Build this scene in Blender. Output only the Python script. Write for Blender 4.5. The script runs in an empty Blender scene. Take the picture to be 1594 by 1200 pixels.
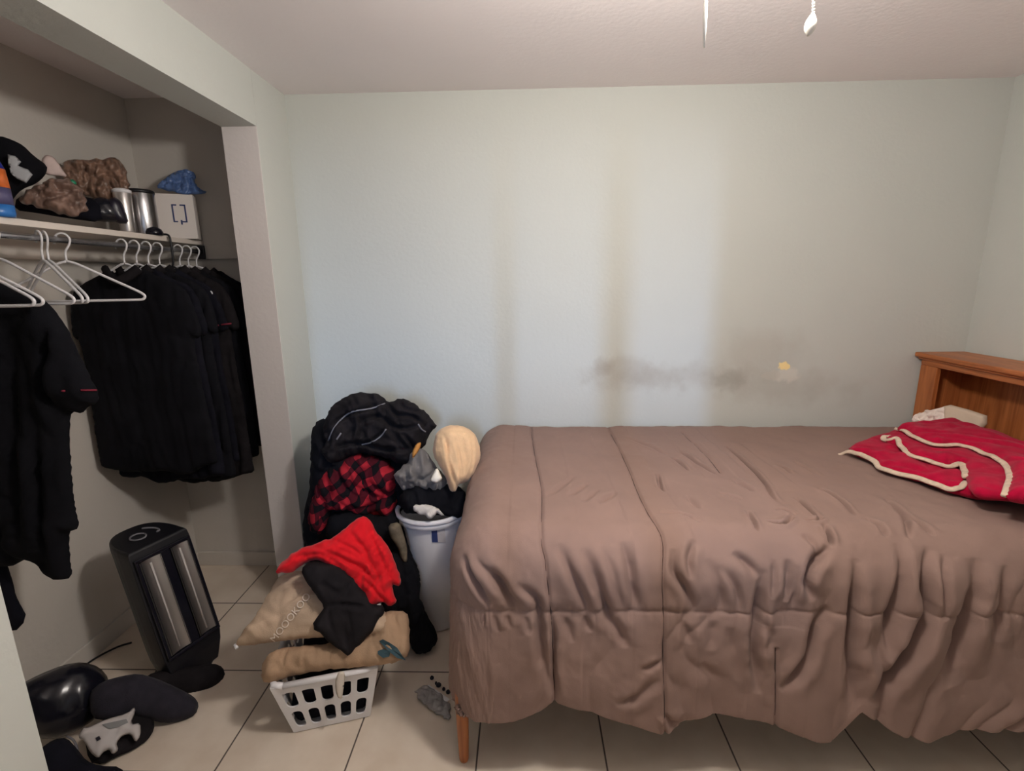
import bpy, math, random
import numpy as np
from mathutils import Vector, Matrix
from mathutils.geometry import delaunay_2d_cdt
random.seed(4)
S = bpy.context.scene
COL = S.collection
# ------------------------------------------------------------------ camera
F, PITCH, YAW, ROLL, HC = 764.81, .21204, .02809, -.01333, 1.58022
cp, sp, cy, sy = math.cos(PITCH), math.sin(PITCH), math.cos(YAW), math.sin(YAW)
FW = np.array([-sy*cp, cy*cp, -sp]); _r = np.array([cy, sy, 0.]); _u = np.cross(_r, FW)
RT = math.cos(ROLL)*_r + math.sin(ROLL)*_u
UP = -math.sin(ROLL)*_r + math.cos(ROLL)*_u
CAM = np.array([0, 0, HC])
cd = bpy.data.cameras.new('camera'); cam = bpy.data.objects.new('camera', cd); COL.objects.link(cam)
cd.sensor_width = 36; cd.lens = 36*F/1594; cd.clip_start = .01
M = Matrix.Identity(4)
for i in range(3):
    M[i][0] = RT[i]; M[i][1] = UP[i]; M[i][2] = -FW[i]; M[i][3] = CAM[i]
cam.matrix_world = M
S.camera = cam

def A(*p): return np.array(p, float)
def ray(u, v): return FW*F + RT*(u-797) + UP*(600-v)
def onp(u, v, o, n):
    """the point of the plane (o, n) that the photo shows at u, v"""
    d = ray(u, v); o = A(*o); n = A(*n)
    return CAM + d*(np.dot(o-CAM, n)/np.dot(d, n))
def hit(u, v, ax, val):
    d = ray(u, v); return CAM + d*((val-CAM[ax])/d[ax])
def nrm(v): v = A(*v); return v/np.linalg.norm(v)
def project(P):
    d = P-CAM; z = d@FW
    return np.stack([797+F*(d@RT)/z, 600-F*(d@UP)/z], -1)

# ------------------------------------------------------------------ room numbers
XL, TW, D, YJ, ZH, XR, H = -1.1185, .1497, 2.5055, 2.2148, 2.2234, 2.2092, 2.44
XB = -1.886           # closet back wall
YN = .903             # near edge of the closet opening
YF = -.62             # wall behind the camera
ZS = 1.79             # shelf top
# ------------------------------------------------------------------ noise
def _h(i, j, k, s):
    n = (i*374761393 + j*668265263 + k*1274126177 + s*144665) & 0x7fffffff
    n = ((n ^ (n >> 13))*1274126177) & 0x7fffffff
    return ((n ^ (n >> 16)) & 0xffff)/65535.
def vn(P, s=0):
    P = np.asarray(P, float); i = np.floor(P).astype(np.int64); f = P-i; f = f*f*(3-2*f); r = 0
    for a in (0, 1):
        for b in (0, 1):
            for c in (0, 1):
                w = (f[..., 0] if a else 1-f[..., 0])*(f[..., 1] if b else 1-f[..., 1])*(f[..., 2] if c else 1-f[..., 2])
                r = r + w*_h(i[..., 0]+a, i[..., 1]+b, i[..., 2]+c, s)
    return r*2-1
def fbm(P, s=0, o=3):
    r = 0; a = 1.
    for k in range(o): r = r + a*vn(np.asarray(P)*2**k, s+k*7); a *= .5
    return r
def ridge(P, s=0):
    """cloth like ridges: -1 in the sharp valleys, up to 1 on the crests"""
    return 1-2*np.abs(vn(P, s))**.6 if False else 2*np.abs(vn(P, s))**.75*1.2-1
# ------------------------------------------------------------------ materials
def srgb(r, g, b):
    f = lambda c: (c/255/12.92) if c/255 <= .04045 else ((c/255+.055)/1.055)**2.4
    return (f(r), f(g), f(b), 1)
def newmat(name):
    m = bpy.data.materials.new(name); m.use_nodes = True
    nt = m.node_tree; b = nt.nodes['Principled BSDF']; return m, nt, b
def N(nt, t, **kw):
    n = nt.nodes.new(t)
    for k, v in kw.items():
        if k in n.inputs: n.inputs[k].default_value = v
        else: setattr(n, k, v)
    return n
def mat(name, col, rough=.6, bump=0, bscale=200, var=.0, vscale=4, metal=0, sheen=0, spec=.5, alpha=1, trans=0, coat=0):
    m, nt, b = newmat(name); L = nt.links.new
    b.inputs['Base Color'].default_value = col; b.inputs['Roughness'].default_value = rough
    b.inputs['Metallic'].default_value = metal; b.inputs['Specular IOR Level'].default_value = spec
    b.inputs['Sheen Weight'].default_value = sheen; b.inputs['Transmission Weight'].default_value = trans
    b.inputs['Coat Weight'].default_value = coat; b.inputs['Alpha'].default_value = alpha
    tc = N(nt, 'ShaderNodeTexCoord')
    if var:
        n = N(nt, 'ShaderNodeTexNoise', Scale=vscale, Detail=4.); L(tc.outputs['Object'], n.inputs['Vector'])
        r = N(nt, 'ShaderNodeValToRGB'); L(n.outputs['Fac'], r.inputs['Fac'])
        r.color_ramp.elements[0].position = .3; r.color_ramp.elements[1].position = .7
        r.color_ramp.elements[0].color = tuple(c*(1-var) for c in col[:3])+(1,)
        r.color_ramp.elements[1].color = tuple(min(1, c*(1+var)) for c in col[:3])+(1,)
        L(r.outputs['Color'], b.inputs['Base Color'])
    if bump:
        n = N(nt, 'ShaderNodeTexNoise', Scale=float(bscale), Detail=3.); L(tc.outputs['Object'], n.inputs['Vector'])
        bp = N(nt, 'ShaderNodeBump', Strength=bump, Distance=.002); L(n.outputs['Fac'], bp.inputs['Height']); L(bp.outputs['Normal'], b.inputs['Normal'])
    return m
def cloth(name, col, var=.12, vscale=9, sheen=.12, bump=.35, bscale=500): return mat(name, col, .95, bump, bscale, var, vscale, sheen=sheen, spec=.15)

def wall_mat(name, col, stains=False):
    m, nt, b = newmat(name); L = nt.links.new
    b.inputs['Roughness'].default_value = .72; b.inputs['Specular IOR Level'].default_value = .3
    tc = N(nt, 'ShaderNodeNewGeometry'); pos = tc.outputs['Position']
    n = N(nt, 'ShaderNodeTexNoise', Scale=2.2, Detail=5.); L(pos, n.inputs['Vector'])
    mix = N(nt, 'ShaderNodeMix', data_type='RGBA'); L(n.outputs['Fac'], mix.inputs[0])
    mix.inputs[6].default_value = tuple(c*.965 for c in col[:3])+(1,); mix.inputs[7].default_value = tuple(c*1.03 for c in col[:3])+(1,)
    out = mix.outputs[2]
    def blob(prev, cx, cz, rx, rz, c2, amt, ns=9., nd=.35, hard=.25):
        # a stain with its own ragged outline, in wall coordinates
        no = N(nt, 'ShaderNodeTexNoise', Scale=ns, Detail=6.); L(pos, no.inputs['Vector'])
        mp = N(nt, 'ShaderNodeMapping', vector_type='POINT'); L(pos, mp.inputs['Vector'])
        mp.inputs['Location'].default_value = (-cx/rx, 0, -cz/rz); mp.inputs['Scale'].default_value = (1/rx, 0, 1/rz)
        ln = N(nt, 'ShaderNodeVectorMath', operation='LENGTH'); L(mp.outputs[0], ln.inputs[0])
        ma = N(nt, 'ShaderNodeMath', operation='MULTIPLY_ADD'); L(no.outputs['Fac'], ma.inputs[0]); ma.inputs[1].default_value = nd*4; ma.inputs[2].default_value = -nd*2
        ad = N(nt, 'ShaderNodeMath', operation='ADD'); L(ln.outputs['Value'], ad.inputs[0]); L(ma.outputs[0], ad.inputs[1])
        mr = N(nt, 'ShaderNodeMapRange', interpolation_type='SMOOTHSTEP'); L(ad.outputs[0], mr.inputs['Value'])
        mr.inputs['From Min'].default_value = 1+hard; mr.inputs['From Max'].default_value = 1-hard; mr.inputs['To Max'].default_value = amt
        mx = N(nt, 'ShaderNodeMix', data_type='RGBA'); L(mr.outputs[0], mx.inputs[0]); L(prev, mx.inputs[6]); mx.inputs[7].default_value = c2
        return mx.outputs[2]
    if stains:
        g = srgb(150, 138, 124)
        out = blob(out, .50, 1.10, .16, .07, g, .30, 11, .6, .7)
        out = blob(out, .66, 1.07, .16, .05, g, .22, 14, .7, .7)
        out = blob(out, .40, 1.13, .05, .04, g, .35, 14, .4, .5)
        out = blob(out, .90, 1.09, .22, .05, g, .20, 12, .7, .8)
        out = blob(out, 1.06, 1.06, .07, .045, srgb(128, 124, 116), .30, 17, .6, .6)
        out = blob(out, 1.30, 1.02, .30, .07, g, .24, 9, .6, .8)
        out = blob(out, 1.18, 1.20, .20, .10, srgb(160, 146, 132), .22, 7, .5, .7)
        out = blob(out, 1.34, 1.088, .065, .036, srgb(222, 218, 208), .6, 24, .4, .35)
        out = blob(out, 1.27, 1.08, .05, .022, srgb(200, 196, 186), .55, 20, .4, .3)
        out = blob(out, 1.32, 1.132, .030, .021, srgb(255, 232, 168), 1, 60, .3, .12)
    L(out, b.inputs['Base Color'])
    n2 = N(nt, 'ShaderNodeTexNoise', Scale=55., Detail=3.); L(pos, n2.inputs['Vector'])
    bp = N(nt, 'ShaderNodeBump', Strength=.25, Distance=.004); L(n2.outputs['Fac'], bp.inputs['Height']); L(bp.outputs['Normal'], b.inputs['Normal'])
    return m

def tile_mat():
    m, nt, b = newmat('floor_tile'); L = nt.links.new
    g = N(nt, 'ShaderNodeNewGeometry'); sx = N(nt, 'ShaderNodeSeparateXYZ'); L(g.outputs['Position'], sx.inputs[0])
    T = .4337
    def line(ax, off):
        a = N(nt, 'ShaderNodeMath', operation='SUBTRACT'); L(sx.outputs[ax], a.inputs[0]); a.inputs[1].default_value = off
        d = N(nt, 'ShaderNodeMath', operation='DIVIDE'); L(a.outputs[0], d.inputs[0]); d.inputs[1].default_value = T
        w = N(nt, 'ShaderNodeMath', operation='PINGPONG'); L(d.outputs[0], w.inputs[0]); w.inputs[1].default_value = .5
        c = N(nt, 'ShaderNodeMapRange'); L(w.outputs[0], c.inputs['Value']); c.inputs['From Min'].default_value = .004; c.inputs['From Max'].default_value = .0085
        fl = N(nt, 'ShaderNodeMath', operation='FLOOR'); L(d.outputs[0], fl.inputs[0])
        return c.outputs[0], fl.outputs[0]
    lx, fx = line(0, -.1735); ly, fy = line(1, 2.16)
    mn = N(nt, 'ShaderNodeMath', operation='MINIMUM'); L(lx, mn.inputs[0]); L(ly, mn.inputs[1])
    n = N(nt, 'ShaderNodeTexNoise', Scale=7., Detail=6.); L(g.outputs['Position'], n.inputs['Vector'])
    r = N(nt, 'ShaderNodeValToRGB'); L(n.outputs['Fac'], r.inputs['Fac'])
    r.color_ramp.elements[0].position = .3; r.color_ramp.elements[0].color = srgb(212, 196, 178)
    r.color_ramp.elements[1].position = .75; r.color_ramp.elements[1].color = srgb(228, 215, 199)
    mx = N(nt, 'ShaderNodeMix', data_type='RGBA'); L(mn.outputs[0], mx.inputs[0]); mx.inputs[6].default_value = srgb(88, 78, 72); L(r.outputs['Color'], mx.inputs[7])
    L(mx.outputs[2], b.inputs['Base Color'])
    rr = N(nt, 'ShaderNodeMapRange'); L(mn.outputs[0], rr.inputs['Value']); rr.inputs['To Min'].default_value = .9; rr.inputs['To Max'].default_value = .38; L(rr.outputs[0], b.inputs['Roughness'])
    bp = N(nt, 'ShaderNodeBump', Strength=.6, Distance=.002); L(mn.outputs[0], bp.inputs['Height']); L(bp.outputs['Normal'], b.inputs['Normal'])
    return m

def wood_mat(name, c1, c2, axis='Y'):
    m, nt, b = newmat(name); L = nt.links.new
    tc = N(nt, 'ShaderNodeTexCoord'); mp = N(nt, 'ShaderNodeMapping'); L(tc.outputs['Object'], mp.inputs['Vector'])
    mp.inputs['Scale'].default_value = {'Y': (18, 1.3, 18), 'Z': (18, 18, 1.3), 'X': (1.3, 18, 18)}[axis]
    n = N(nt, 'ShaderNodeTexNoise', Scale=1.6, Detail=8., Distortion=1.2); L(mp.outputs[0], n.inputs['Vector'])
    r = N(nt, 'ShaderNodeValToRGB'); L(n.outputs['Fac'], r.inputs['Fac'])
    r.color_ramp.elements[0].position = .35; r.color_ramp.elements[0].color = c1
    r.color_ramp.elements[1].position = .65; r.color_ramp.elements[1].color = c2
    L(r.outputs['Color'], b.inputs['Base Color']); b.inputs['Roughness'].default_value = .42
    return m

def plaid_mat():
    m, nt, b = newmat('plaid_flannel'); L = nt.links.new
    tc = N(nt, 'ShaderNodeTexCoord')
    no = N(nt, 'ShaderNodeTexNoise', Scale=5., Detail=2.); L(tc.outputs['Object'], no.inputs['Vector'])
    sc = N(nt, 'ShaderNodeVectorMath', operation='MULTIPLY_ADD'); L(no.outputs['Color'], sc.inputs[0]); sc.inputs[1].default_value = (.16,)*3; L(tc.outputs['Object'], sc.inputs[2])
    mp = N(nt, 'ShaderNodeMapping'); L(sc.outputs[0], mp.inputs['Vector']); mp.inputs['Rotation'].default_value = (0, .55, 0)
    sx = N(nt, 'ShaderNodeSeparateXYZ'); L(mp.outputs[0], sx.inputs[0])
    def st(o):
        w = N(nt, 'ShaderNodeMath', operation='PINGPONG'); L(o, w.inputs[0]); w.inputs[1].default_value = .036
        c = N(nt, 'ShaderNodeMath', operation='GREATER_THAN'); L(w.outputs[0], c.inputs[0]); c.inputs[1].default_value = .017; return c.outputs[0]
    a = N(nt, 'ShaderNodeMath', operation='ADD'); L(st(sx.outputs[0]), a.inputs[0]); L(st(sx.outputs[2]), a.inputs[1])
    h = N(nt, 'ShaderNodeMath', operation='MULTIPLY'); L(a.outputs[0], h.inputs[0]); h.inputs[1].default_value = .5
    r = N(nt, 'ShaderNodeValToRGB'); L(h.outputs[0], r.inputs['Fac']); r.color_ramp.interpolation = 'CONSTANT'
    e = r.color_ramp.elements; e[0].color = (.006, .005, .007, 1); e[1].position = .75; e[1].color = (.38, .018, .03, 1)
    k = e.new(.3); k.color = (.07, .006, .012, 1)
    L(r.outputs['Color'], b.inputs['Base Color']); b.inputs['Roughness'].default_value = .95; b.inputs['Specular IOR Level'].default_value = .15
    return m

MT = {}
WALL = srgb(203, 206, 200)
MT['wall_b'] = wall_mat('painted_wall_stained', WALL, True)
MT['wall'] = wall_mat('painted_wall', WALL)
MT['closet'] = wall_mat('closet_wall_paint', srgb(206, 200, 192))
MT['trimw'] = wall_mat('jamb_white_paint', srgb(226, 220, 218))
MT['ceil'] = wall_mat('ceiling_paint', srgb(243, 236, 236))
MT['tile'] = tile_mat()
MT['white'] = mat('white_plastic', srgb(232, 230, 232), .35, .05, 60)
MT['whitep'] = mat('white_painted_wood', srgb(226, 216, 206), .5, .1, 40, .04)
MT['chrome'] = mat('brushed_steel', (.62, .62, .64, 1), .25, .1, 30, metal=1)
MT['black'] = cloth('black_cotton', (.006, .006, .0085, 1), .25, 12, 0)
MT['black2'] = cloth('black_knit', (.013, .011, .0125, 1), .35, 16, 0)
MT['navy'] = cloth('navy_black_cotton', (.007, .007, .012, 1), .3, 14, 0)
MT['blackp'] = mat('black_plastic', (.006, .006, .009, 1), .45, .15, 150)
MT['blackg'] = mat('black_glossy_plastic', (.008, .008, .014, 1), .22, .05, 20)
MT['brown'] = cloth('taupe_comforter', srgb(141, 116, 106), .05, 5, .05, .25, 350)
MT['red'] = cloth('red_cotton', srgb(208, 24, 34), .12, 10, .1)
MT['crim'] = cloth('crimson_fleece', srgb(172, 6, 52), .14, 30, .08, .6, 300)
MT['seam'] = cloth('dark_brown_thread', srgb(78, 58, 52))
MT['trim'] = cloth('cream_trim', srgb(212, 190, 168), .15, 60, .1)
MT['cream'] = cloth('cream_terry', srgb(228, 190, 148), .08, 30, .2, .9, 260)
MT['plaid'] = plaid_mat()
MT['grey'] = cloth('grey_jersey', srgb(112, 108, 106), .25, 12, .1)
MT['dgrey'] = cloth('charcoal_knit', srgb(44, 42, 50), .2, 30, .04, .8, 300)
MT['pipe'] = mat('grey_reflective_piping', srgb(120, 118, 124), .5)
MT['oak'] = wood_mat('oak_varnished', srgb(150, 84, 42), srgb(192, 118, 66), 'Y')
MT['oakz'] = wood_mat('oak_varnished_upright', srgb(150, 84, 42), srgb(192, 118, 66), 'Z')
MT['burlap'] = mat('tan_burlap', srgb(186, 162, 138), .9, .5, 260, .12, 8)
MT['burlap2'] = mat('tan_burlap_dark', srgb(166, 137, 110), .9, .5, 260, .16, 10)
MT['teal'] = mat('teal_print', srgb(52, 78, 88), .8)
MT['printl'] = mat('pale_print', srgb(218, 204, 190), .8)
MT['blue'] = mat('blue_ink', srgb(44, 58, 108), .6)
MT['ivory'] = mat('ivory_enamel', srgb(240, 234, 220), .4)
MT['shiny'] = mat('mirror_reflector', (.50, .48, .47, 1), .38, .3, 25, metal=1)
# ------------------------------------------------------------------ objects
def tag(o, label=None, cat=None, group=None, kind=None):
    for k, v in (('label', label), ('category', cat), ('group', group), ('kind', kind)):
        if v: o[k] = v
    return o
def wl(o):
    v = A(0, 0, 0)
    while o: v += A(*o.location); o = o.parent
    return v
def thing(name, label, cat, loc=(0, 0, 0), group=None):
    o = bpy.data.objects.new(name, None); COL.objects.link(o); o.location = loc; o.empty_display_size = .05
    return tag(o, label, cat, group)
def mk(name, V, Fc, m, parent=None, smooth=True, mats=None, fmat=None):
    V = np.asarray(V, float)
    base = wl(parent) if parent else A((V[:, 0].min()+V[:, 0].max())/2, (V[:, 1].min()+V[:, 1].max())/2, V[:, 2].min())
    me = bpy.data.meshes.new(name); me.from_pydata([tuple(p) for p in (V-base)], [], [tuple(int(i) for i in f) for f in Fc])
    for x in (mats or [m]): me.materials.append(x)
    if fmat is not None:
        for p, i in zip(me.polygons, fmat): p.material_index = i
    me.polygons.foreach_set('use_smooth', [smooth]*len(me.polygons)); me.update(); me.validate()
    o = bpy.data.objects.new(name, me); COL.objects.link(o)
    if parent: o.parent = parent
    else: o.location = base
    return o
class MB:
    def __init__(s): s.V = []; s.F = []
    def add(s, V, Fc):
        k = len(s.V); s.V += [tuple(p) for p in V]; s.F += [tuple(i+k for i in f) for f in Fc]; return s
    def box(s, a, b, R=None, o=None):
        x0, y0, z0 = a; x1, y1, z1 = b
        V = np.array([(x0, y0, z0), (x1, y0, z0), (x1, y1, z0), (x0, y1, z0), (x0, y0, z1), (x1, y0, z1), (x1, y1, z1), (x0, y1, z1)], float)
        if R is not None: V = V@np.array(R) + (A(*o) if o is not None else 0)
        return s.add(V, [(0, 3, 2, 1), (4, 5, 6, 7), (0, 1, 5, 4), (1, 2, 6, 5), (2, 3, 7, 6), (3, 0, 4, 7)])
    def tube(s, pts, r, n=8, flat=1., up=(0, 0, 1)):
        P = np.array(pts, float); m = len(P); rr = np.broadcast_to(r, (m,)); V = []; 
        T = np.gradient(P, axis=0); T /= np.linalg.norm(T, axis=1)[:, None]+1e-9
        a = A(*up)
        if abs(np.dot(a, T[0])) > .9: a = A(1, 0, 0)
        for i in range(m):
            e = a-np.dot(a, T[i])*T[i]; e /= np.linalg.norm(e); a = e; f = np.cross(T[i], e)
            for k in range(n):
                t = 2*math.pi*k/n; V.append(P[i]+rr[i]*(math.cos(t)*f+flat*math.sin(t)*e))
        Fc = [(i*n+k, i*n+(k+1) % n, (i+1)*n+(k+1) % n, (i+1)*n+k) for i in range(m-1) for k in range(n)]
        Fc += [tuple(range(n))[::-1], tuple((m-1)*n+k for k in range(n))]
        return s.add(V, Fc)
    def lathe(s, prof, c=(0, 0, 0), n=32, R=None, cap=True):
        V = []; m = len(prof)
        for r, z in prof:
            for k in range(n):
                t = 2*math.pi*k/n; V.append((r*math.cos(t), r*math.sin(t), z))
        V = np.array(V)
        if R is not None: V = V@np.array(R)
        V = V+A(*c)
        Fc = [(i*n+k, i*n+(k+1) % n, (i+1)*n+(k+1) % n, (i+1)*n+k) for i in range(m-1) for k in range(n)]
        if cap: Fc += [tuple(range(n))[::-1], tuple((m-1)*n+k for k in range(n))]
        return s.add(V, Fc)
    def build(s, name, m, parent=None, smooth=False, bevel=0, **kw):
        o = mk(name, s.V, s.F, m, parent, smooth, **kw)
        if bevel:
            b = o.modifiers.new('bevel', 'BEVEL'); b.width = bevel; b.segments = 2; b.limit_method = 'ANGLE'
        return o
def smooth_line(P, n=6):
    """Catmull-Rom through the points"""
    P = np.array(P, float); Q = np.vstack([2*P[0]-P[1], P, 2*P[-1]-P[-2]]); out = []
    for i in range(1, len(Q)-2):
        for k in range(n):
            t = k/n; a, b, c, d = Q[i-1], Q[i], Q[i+1], Q[i+2]
            out.append(.5*((2*b)+(-a+c)*t+(2*a-5*b+4*c-d)*t*t+(-a+3*b-3*c+d)*t**3))
    out.append(P[-1]); return np.array(out)
def segdist(Q, P, closed=False):
    """distance of the points Q (n,2) to the polyline P"""
    P = np.asarray(P, float); B = np.roll(P, -1, 0) if closed else P[1:]; A_ = P if closed else P[:-1]
    best = np.full(len(Q), 1e9)
    for a, b in zip(A_, B):
        d = b-a; L = d@d+1e-12; t = np.clip(((Q-a)@d)/L, 0, 1); best = np.minimum(best, np.hypot(*(Q-(a+t[:, None]*d)).T))
    return best
def segfrac(Q, P):
    """distance to the polyline and where along it (0..1)"""
    P = np.asarray(P, float); L = np.r_[0, np.cumsum(np.hypot(*(P[1:]-P[:-1]).T))]; best = np.full(len(Q), 1e9); fr = np.zeros(len(Q))
    for i, (a, b) in enumerate(zip(P[:-1], P[1:])):
        d = b-a; l2 = d@d+1e-12; t = np.clip(((Q-a)@d)/l2, 0, 1); ds = np.hypot(*(Q-(a+t[:, None]*d)).T); k = ds < best
        best[k] = ds[k]; fr[k] = ((L[i]+t*math.sqrt(l2))/L[-1])[k]
    return best, fr
def taper(fr, e=.25): return np.clip(fr/e, 0, 1)**.8*np.clip((1-fr)/e, 0, 1)**.8
def inside(Q, P):
    c = np.zeros(len(Q), bool); j = len(P)-1
    for i in range(len(P)):
        a, b = P[i], P[j]; k = (a[1] > Q[:, 1]) != (b[1] > Q[:, 1])
        x = (b[0]-a[0])*(Q[:, 1]-a[1])/((b[1]-a[1]) if b[1] != a[1] else 1e-9)+a[0]
        c ^= k & (Q[:, 0] < x); j = i
    return c
def chaikin(P):
    Q = []
    for i in range(len(P)):
        a, b = P[i], P[(i+1) % len(P)]; Q += [a*.78+b*.22, a*.22+b*.78]
    return np.array(Q)
def inflate_geo(poly, o, Nn, Tf, Tb, rim=None, sp=.008, amp=.0, freq=(8, 8), ang=0, seed=0, creases=(), flat=False, jag=0., rnd=1):
    """a cushion-like solid: outline poly (world points on the plane o,Nn), rising Tf in front and Tb behind, with folds"""
    Nn = nrm(Nn); o = A(*o)
    U = np.cross(A(0, 0, 1), Nn) if abs(Nn[2]) < .95 else A(1, 0, 0)
    U = nrm(U-np.dot(U, Nn)*Nn); V_ = np.cross(Nn, U)
    P2 = np.array([((p-o)@U, (p-o)@V_) for p in np.array(poly)])
    for _ in range(rnd): P2 = chaikin(P2)
    R = []
    for i in range(len(P2)):
        a, b = P2[i], P2[(i+1) % len(P2)]; k = max(1, int(np.hypot(*(b-a))/sp))
        for j in range(k): R.append(a+(b-a)*j/k)
    R = np.array(R)
    if jag:
        q = np.c_[R*60, np.full(len(R), seed)]; R = R+jag*np.c_[vn(q, 3), vn(q, 9)]
    lo, hi = R.min(0), R.max(0); xs = np.arange(lo[0], hi[0], sp); ys = np.arange(lo[1], hi[1], sp*.866)
    G = np.array([(x+(j % 2)*sp/2, y) for j, y in enumerate(ys) for x in xs])
    G = G[inside(G, R)]; G = G[segdist(G, R, True) > sp*.55]
    n0 = len(R); Q = np.vstack([R, G]) if len(G) else R
    r = delaunay_2d_cdt([Vector(q) for q in Q], [(i, (i+1) % n0) for i in range(n0)], [], 0, 1e-7)
    Q = np.array([tuple(v) for v in r[0]]); Fc = [f for f in r[2]]
    cen = np.array([Q[list(f)].mean(0) for f in Fc]); ok = inside(cen, R); Fc = [f for f, k in zip(Fc, ok) if k]
    d = segdist(Q, R, True); bd = d < 1e-5
    rim = rim or d.max()*.95; t = np.clip(d/rim, 0, 1); prof = np.sqrt(np.clip(1-(1-t)**2, 0, 1))
    c, s = math.cos(ang), math.sin(ang); q = np.stack([Q[:, 0]*c+Q[:, 1]*s, -Q[:, 0]*s+Q[:, 1]*c], 1)
    W = np.c_[q[:, 0]*freq[0], q[:, 1]*freq[1], np.full(len(Q), seed*3.7)]
    W[:, 1] += .7*vn(np.c_[Q*9, np.full(len(Q), seed)], 5); W[:, 0] += .7*vn(np.c_[Q*9, np.full(len(Q), seed+.5)], 8)
    f = amp*(ridge(W, seed)*.75+.4*ridge(W*2.1, seed+3)+.18*vn(W*4.5, seed+6))
    for cr in creases:
        pts, dep, wid = cr; pl = smooth_line(np.array([((p-o)@U, (p-o)@V_) for p in pts]), 3); ds, fr_ = segfrac(Q, pl); dep = dep*taper(fr_)
        f = f-dep*np.exp(-(ds/wid)**2)+.3*dep*np.exp(-((ds-1.8*wid)/wid)**2)
    edge = np.clip(d/(sp*2.2), 0, 1)
    zf = Tf*prof+f*edge
    zb = -(Tb*prof+.5*f*edge)
    Vf = o+Q[:, :1]*U+Q[:, 1:]*V_+zf[:, None]*Nn
    idx = np.arange(len(Q)); nb = np.where(~bd)[0]; mp = idx.copy(); mp[nb] = len(Q)+np.arange(len(nb))
    Vb = (o+Q[:, :1]*U+Q[:, 1:]*V_+zb[:, None]*Nn)[nb]
    # orientation
    a, b, c_ = [Vf[i] for i in Fc[0][:3]]; flip = np.dot(np.cross(b-a, c_-a), Nn) < 0
    FF = []
    for f_ in Fc:
        f_ = tuple(f_)[::-1] if flip else tuple(f_); FF.append(f_); FF.append(tuple(mp[i] for i in f_)[::-1])
    return np.vstack([Vf, Vb]), FF, Vf
def inflate(name, px, o, n, Tf, Tb, m, parent=None, world=False, label=None, cat=None, group=None, warp=None, **kw):
    poly = [A(*p) for p in px] if world else [onp(u, v, o, n) for u, v in px]
    kw['creases'] = [([onp(u, v, o, n) for u, v in c[0]], c[1], c[2]) for c in kw.get('creases', ())]
    V, Fc, Vf = inflate_geo(poly, o, n, Tf, Tb, **kw)
    if warp is not None: V = warp(V)
    ob = mk(name, V, Fc, m, parent)
    if label: tag(ob, label, cat, group)
    SURF[ob.name] = Vf
    return ob
SURF = {}
def onsurf(ob, u, v, lift=.002):
    """the point of a built surface nearest to photo position u, v"""
    Vf = SURF[ob.name]; p = project(Vf); i = np.argmin(((p-A(u, v))**2).sum(1)); q = Vf[i]
    return CAM+(q-CAM)*(1-lift/np.linalg.norm(q-CAM))
def patch(name, ob, px, m, lift=.003, r=None, **kw):
    """a thin piece of cloth or print lying on a surface"""
    P = [onsurf(ob, u, v, lift) for u, v in px]; c = np.mean(P, 0)
    return c, P

# ------------------------------------------------------------------ room shell
def struct(name, mb, m, **kw): return tag(mb.build(name, m, **kw), kind='structure')
struct('floor', MB().box((-2.2, YF-.15, -.1), (XR+.2, D+.15, 0)), MT['tile'])
struct('ceiling', MB().box((-2.2, YF-.15, H), (XR+.2, D+.15, H+.1)), MT['ceil'])
struct('wall_back', MB().box((XL-.0, D, 0), (XR+.15, D+.12, H)), MT['wall_b'])
struct('wall_closet_end', MB().box((XB-.12, D, 0), (XL, D+.12, H)), MT['closet'])
struct('wall_right', MB().box((XR, YF-.12, 0), (XR+.12, D, H)), MT['wall'])
def wallbox(a, b): return MB().box(a, b)
# the closet partition: near piece, header, far stub (white painted jamb face towards the opening)
struct('wall_left', wallbox((XL-TW, YF, 0), (XL, YN, H)).box((XL-TW, YN, ZH), (XL, YJ, H)).box((XL-TW, YJ+.0015, 0), (XL, D, H)), MT['wall'])
struct('trim_1', MB().box((XL-TW+.0005, YJ-.003, 0), (XL-.0005, YJ+.0015, ZH-.0005)), MT['trimw'])
struct('wall_closet_back', MB().box((XB-.12, YF, 0), (XB, D, H)), MT['closet'])
struct('wall_closet_near', MB().box((XB, .2, 0), (XL-TW, .3, H)), MT['closet'])
struct('baseboard_closet', MB().box((XB, D-.012, 0), (XL-TW, D, .085)), MT['closet'], bevel=.003)
struct('baseboard_closet_back', MB().box((XB, .3, 0), (XB+.012, D-.012, .085)), MT['closet'], bevel=.003)
# wall behind the camera, with a window of three lights
wx0, wx1, wz0, wz1 = -.62, .66, 1.26, 2.0
fw = MB().box((XL, YF-.12, 0), (wx0, YF, H)).box((wx1, YF-.12, 0), (XR, YF, H)).box((wx0, YF-.12, 0), (wx1, YF, wz0)).box((wx0, YF-.12, wz1), (wx1, YF, H))
struct('wall_front', fw, wall_mat('bounce_cut_grey', srgb(120, 116, 110)))  # unseen wall, its mid grey made up to cut bounced light in the room
wf = MB().box((wx0, YF-.08, wz0), (wx1, YF-.03, wz0+.03)).box((wx0, YF-.08, wz1-.03), (wx1, YF-.03, wz1))
for a, b in ((wx0, wx0+.03), (wx1-.03, wx1), (.0, .03), (.305, .385)): wf.box((a, YF-.08, wz0), (b, YF-.03, wz1))
struct('window_1', wf, MT['white'])

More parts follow.
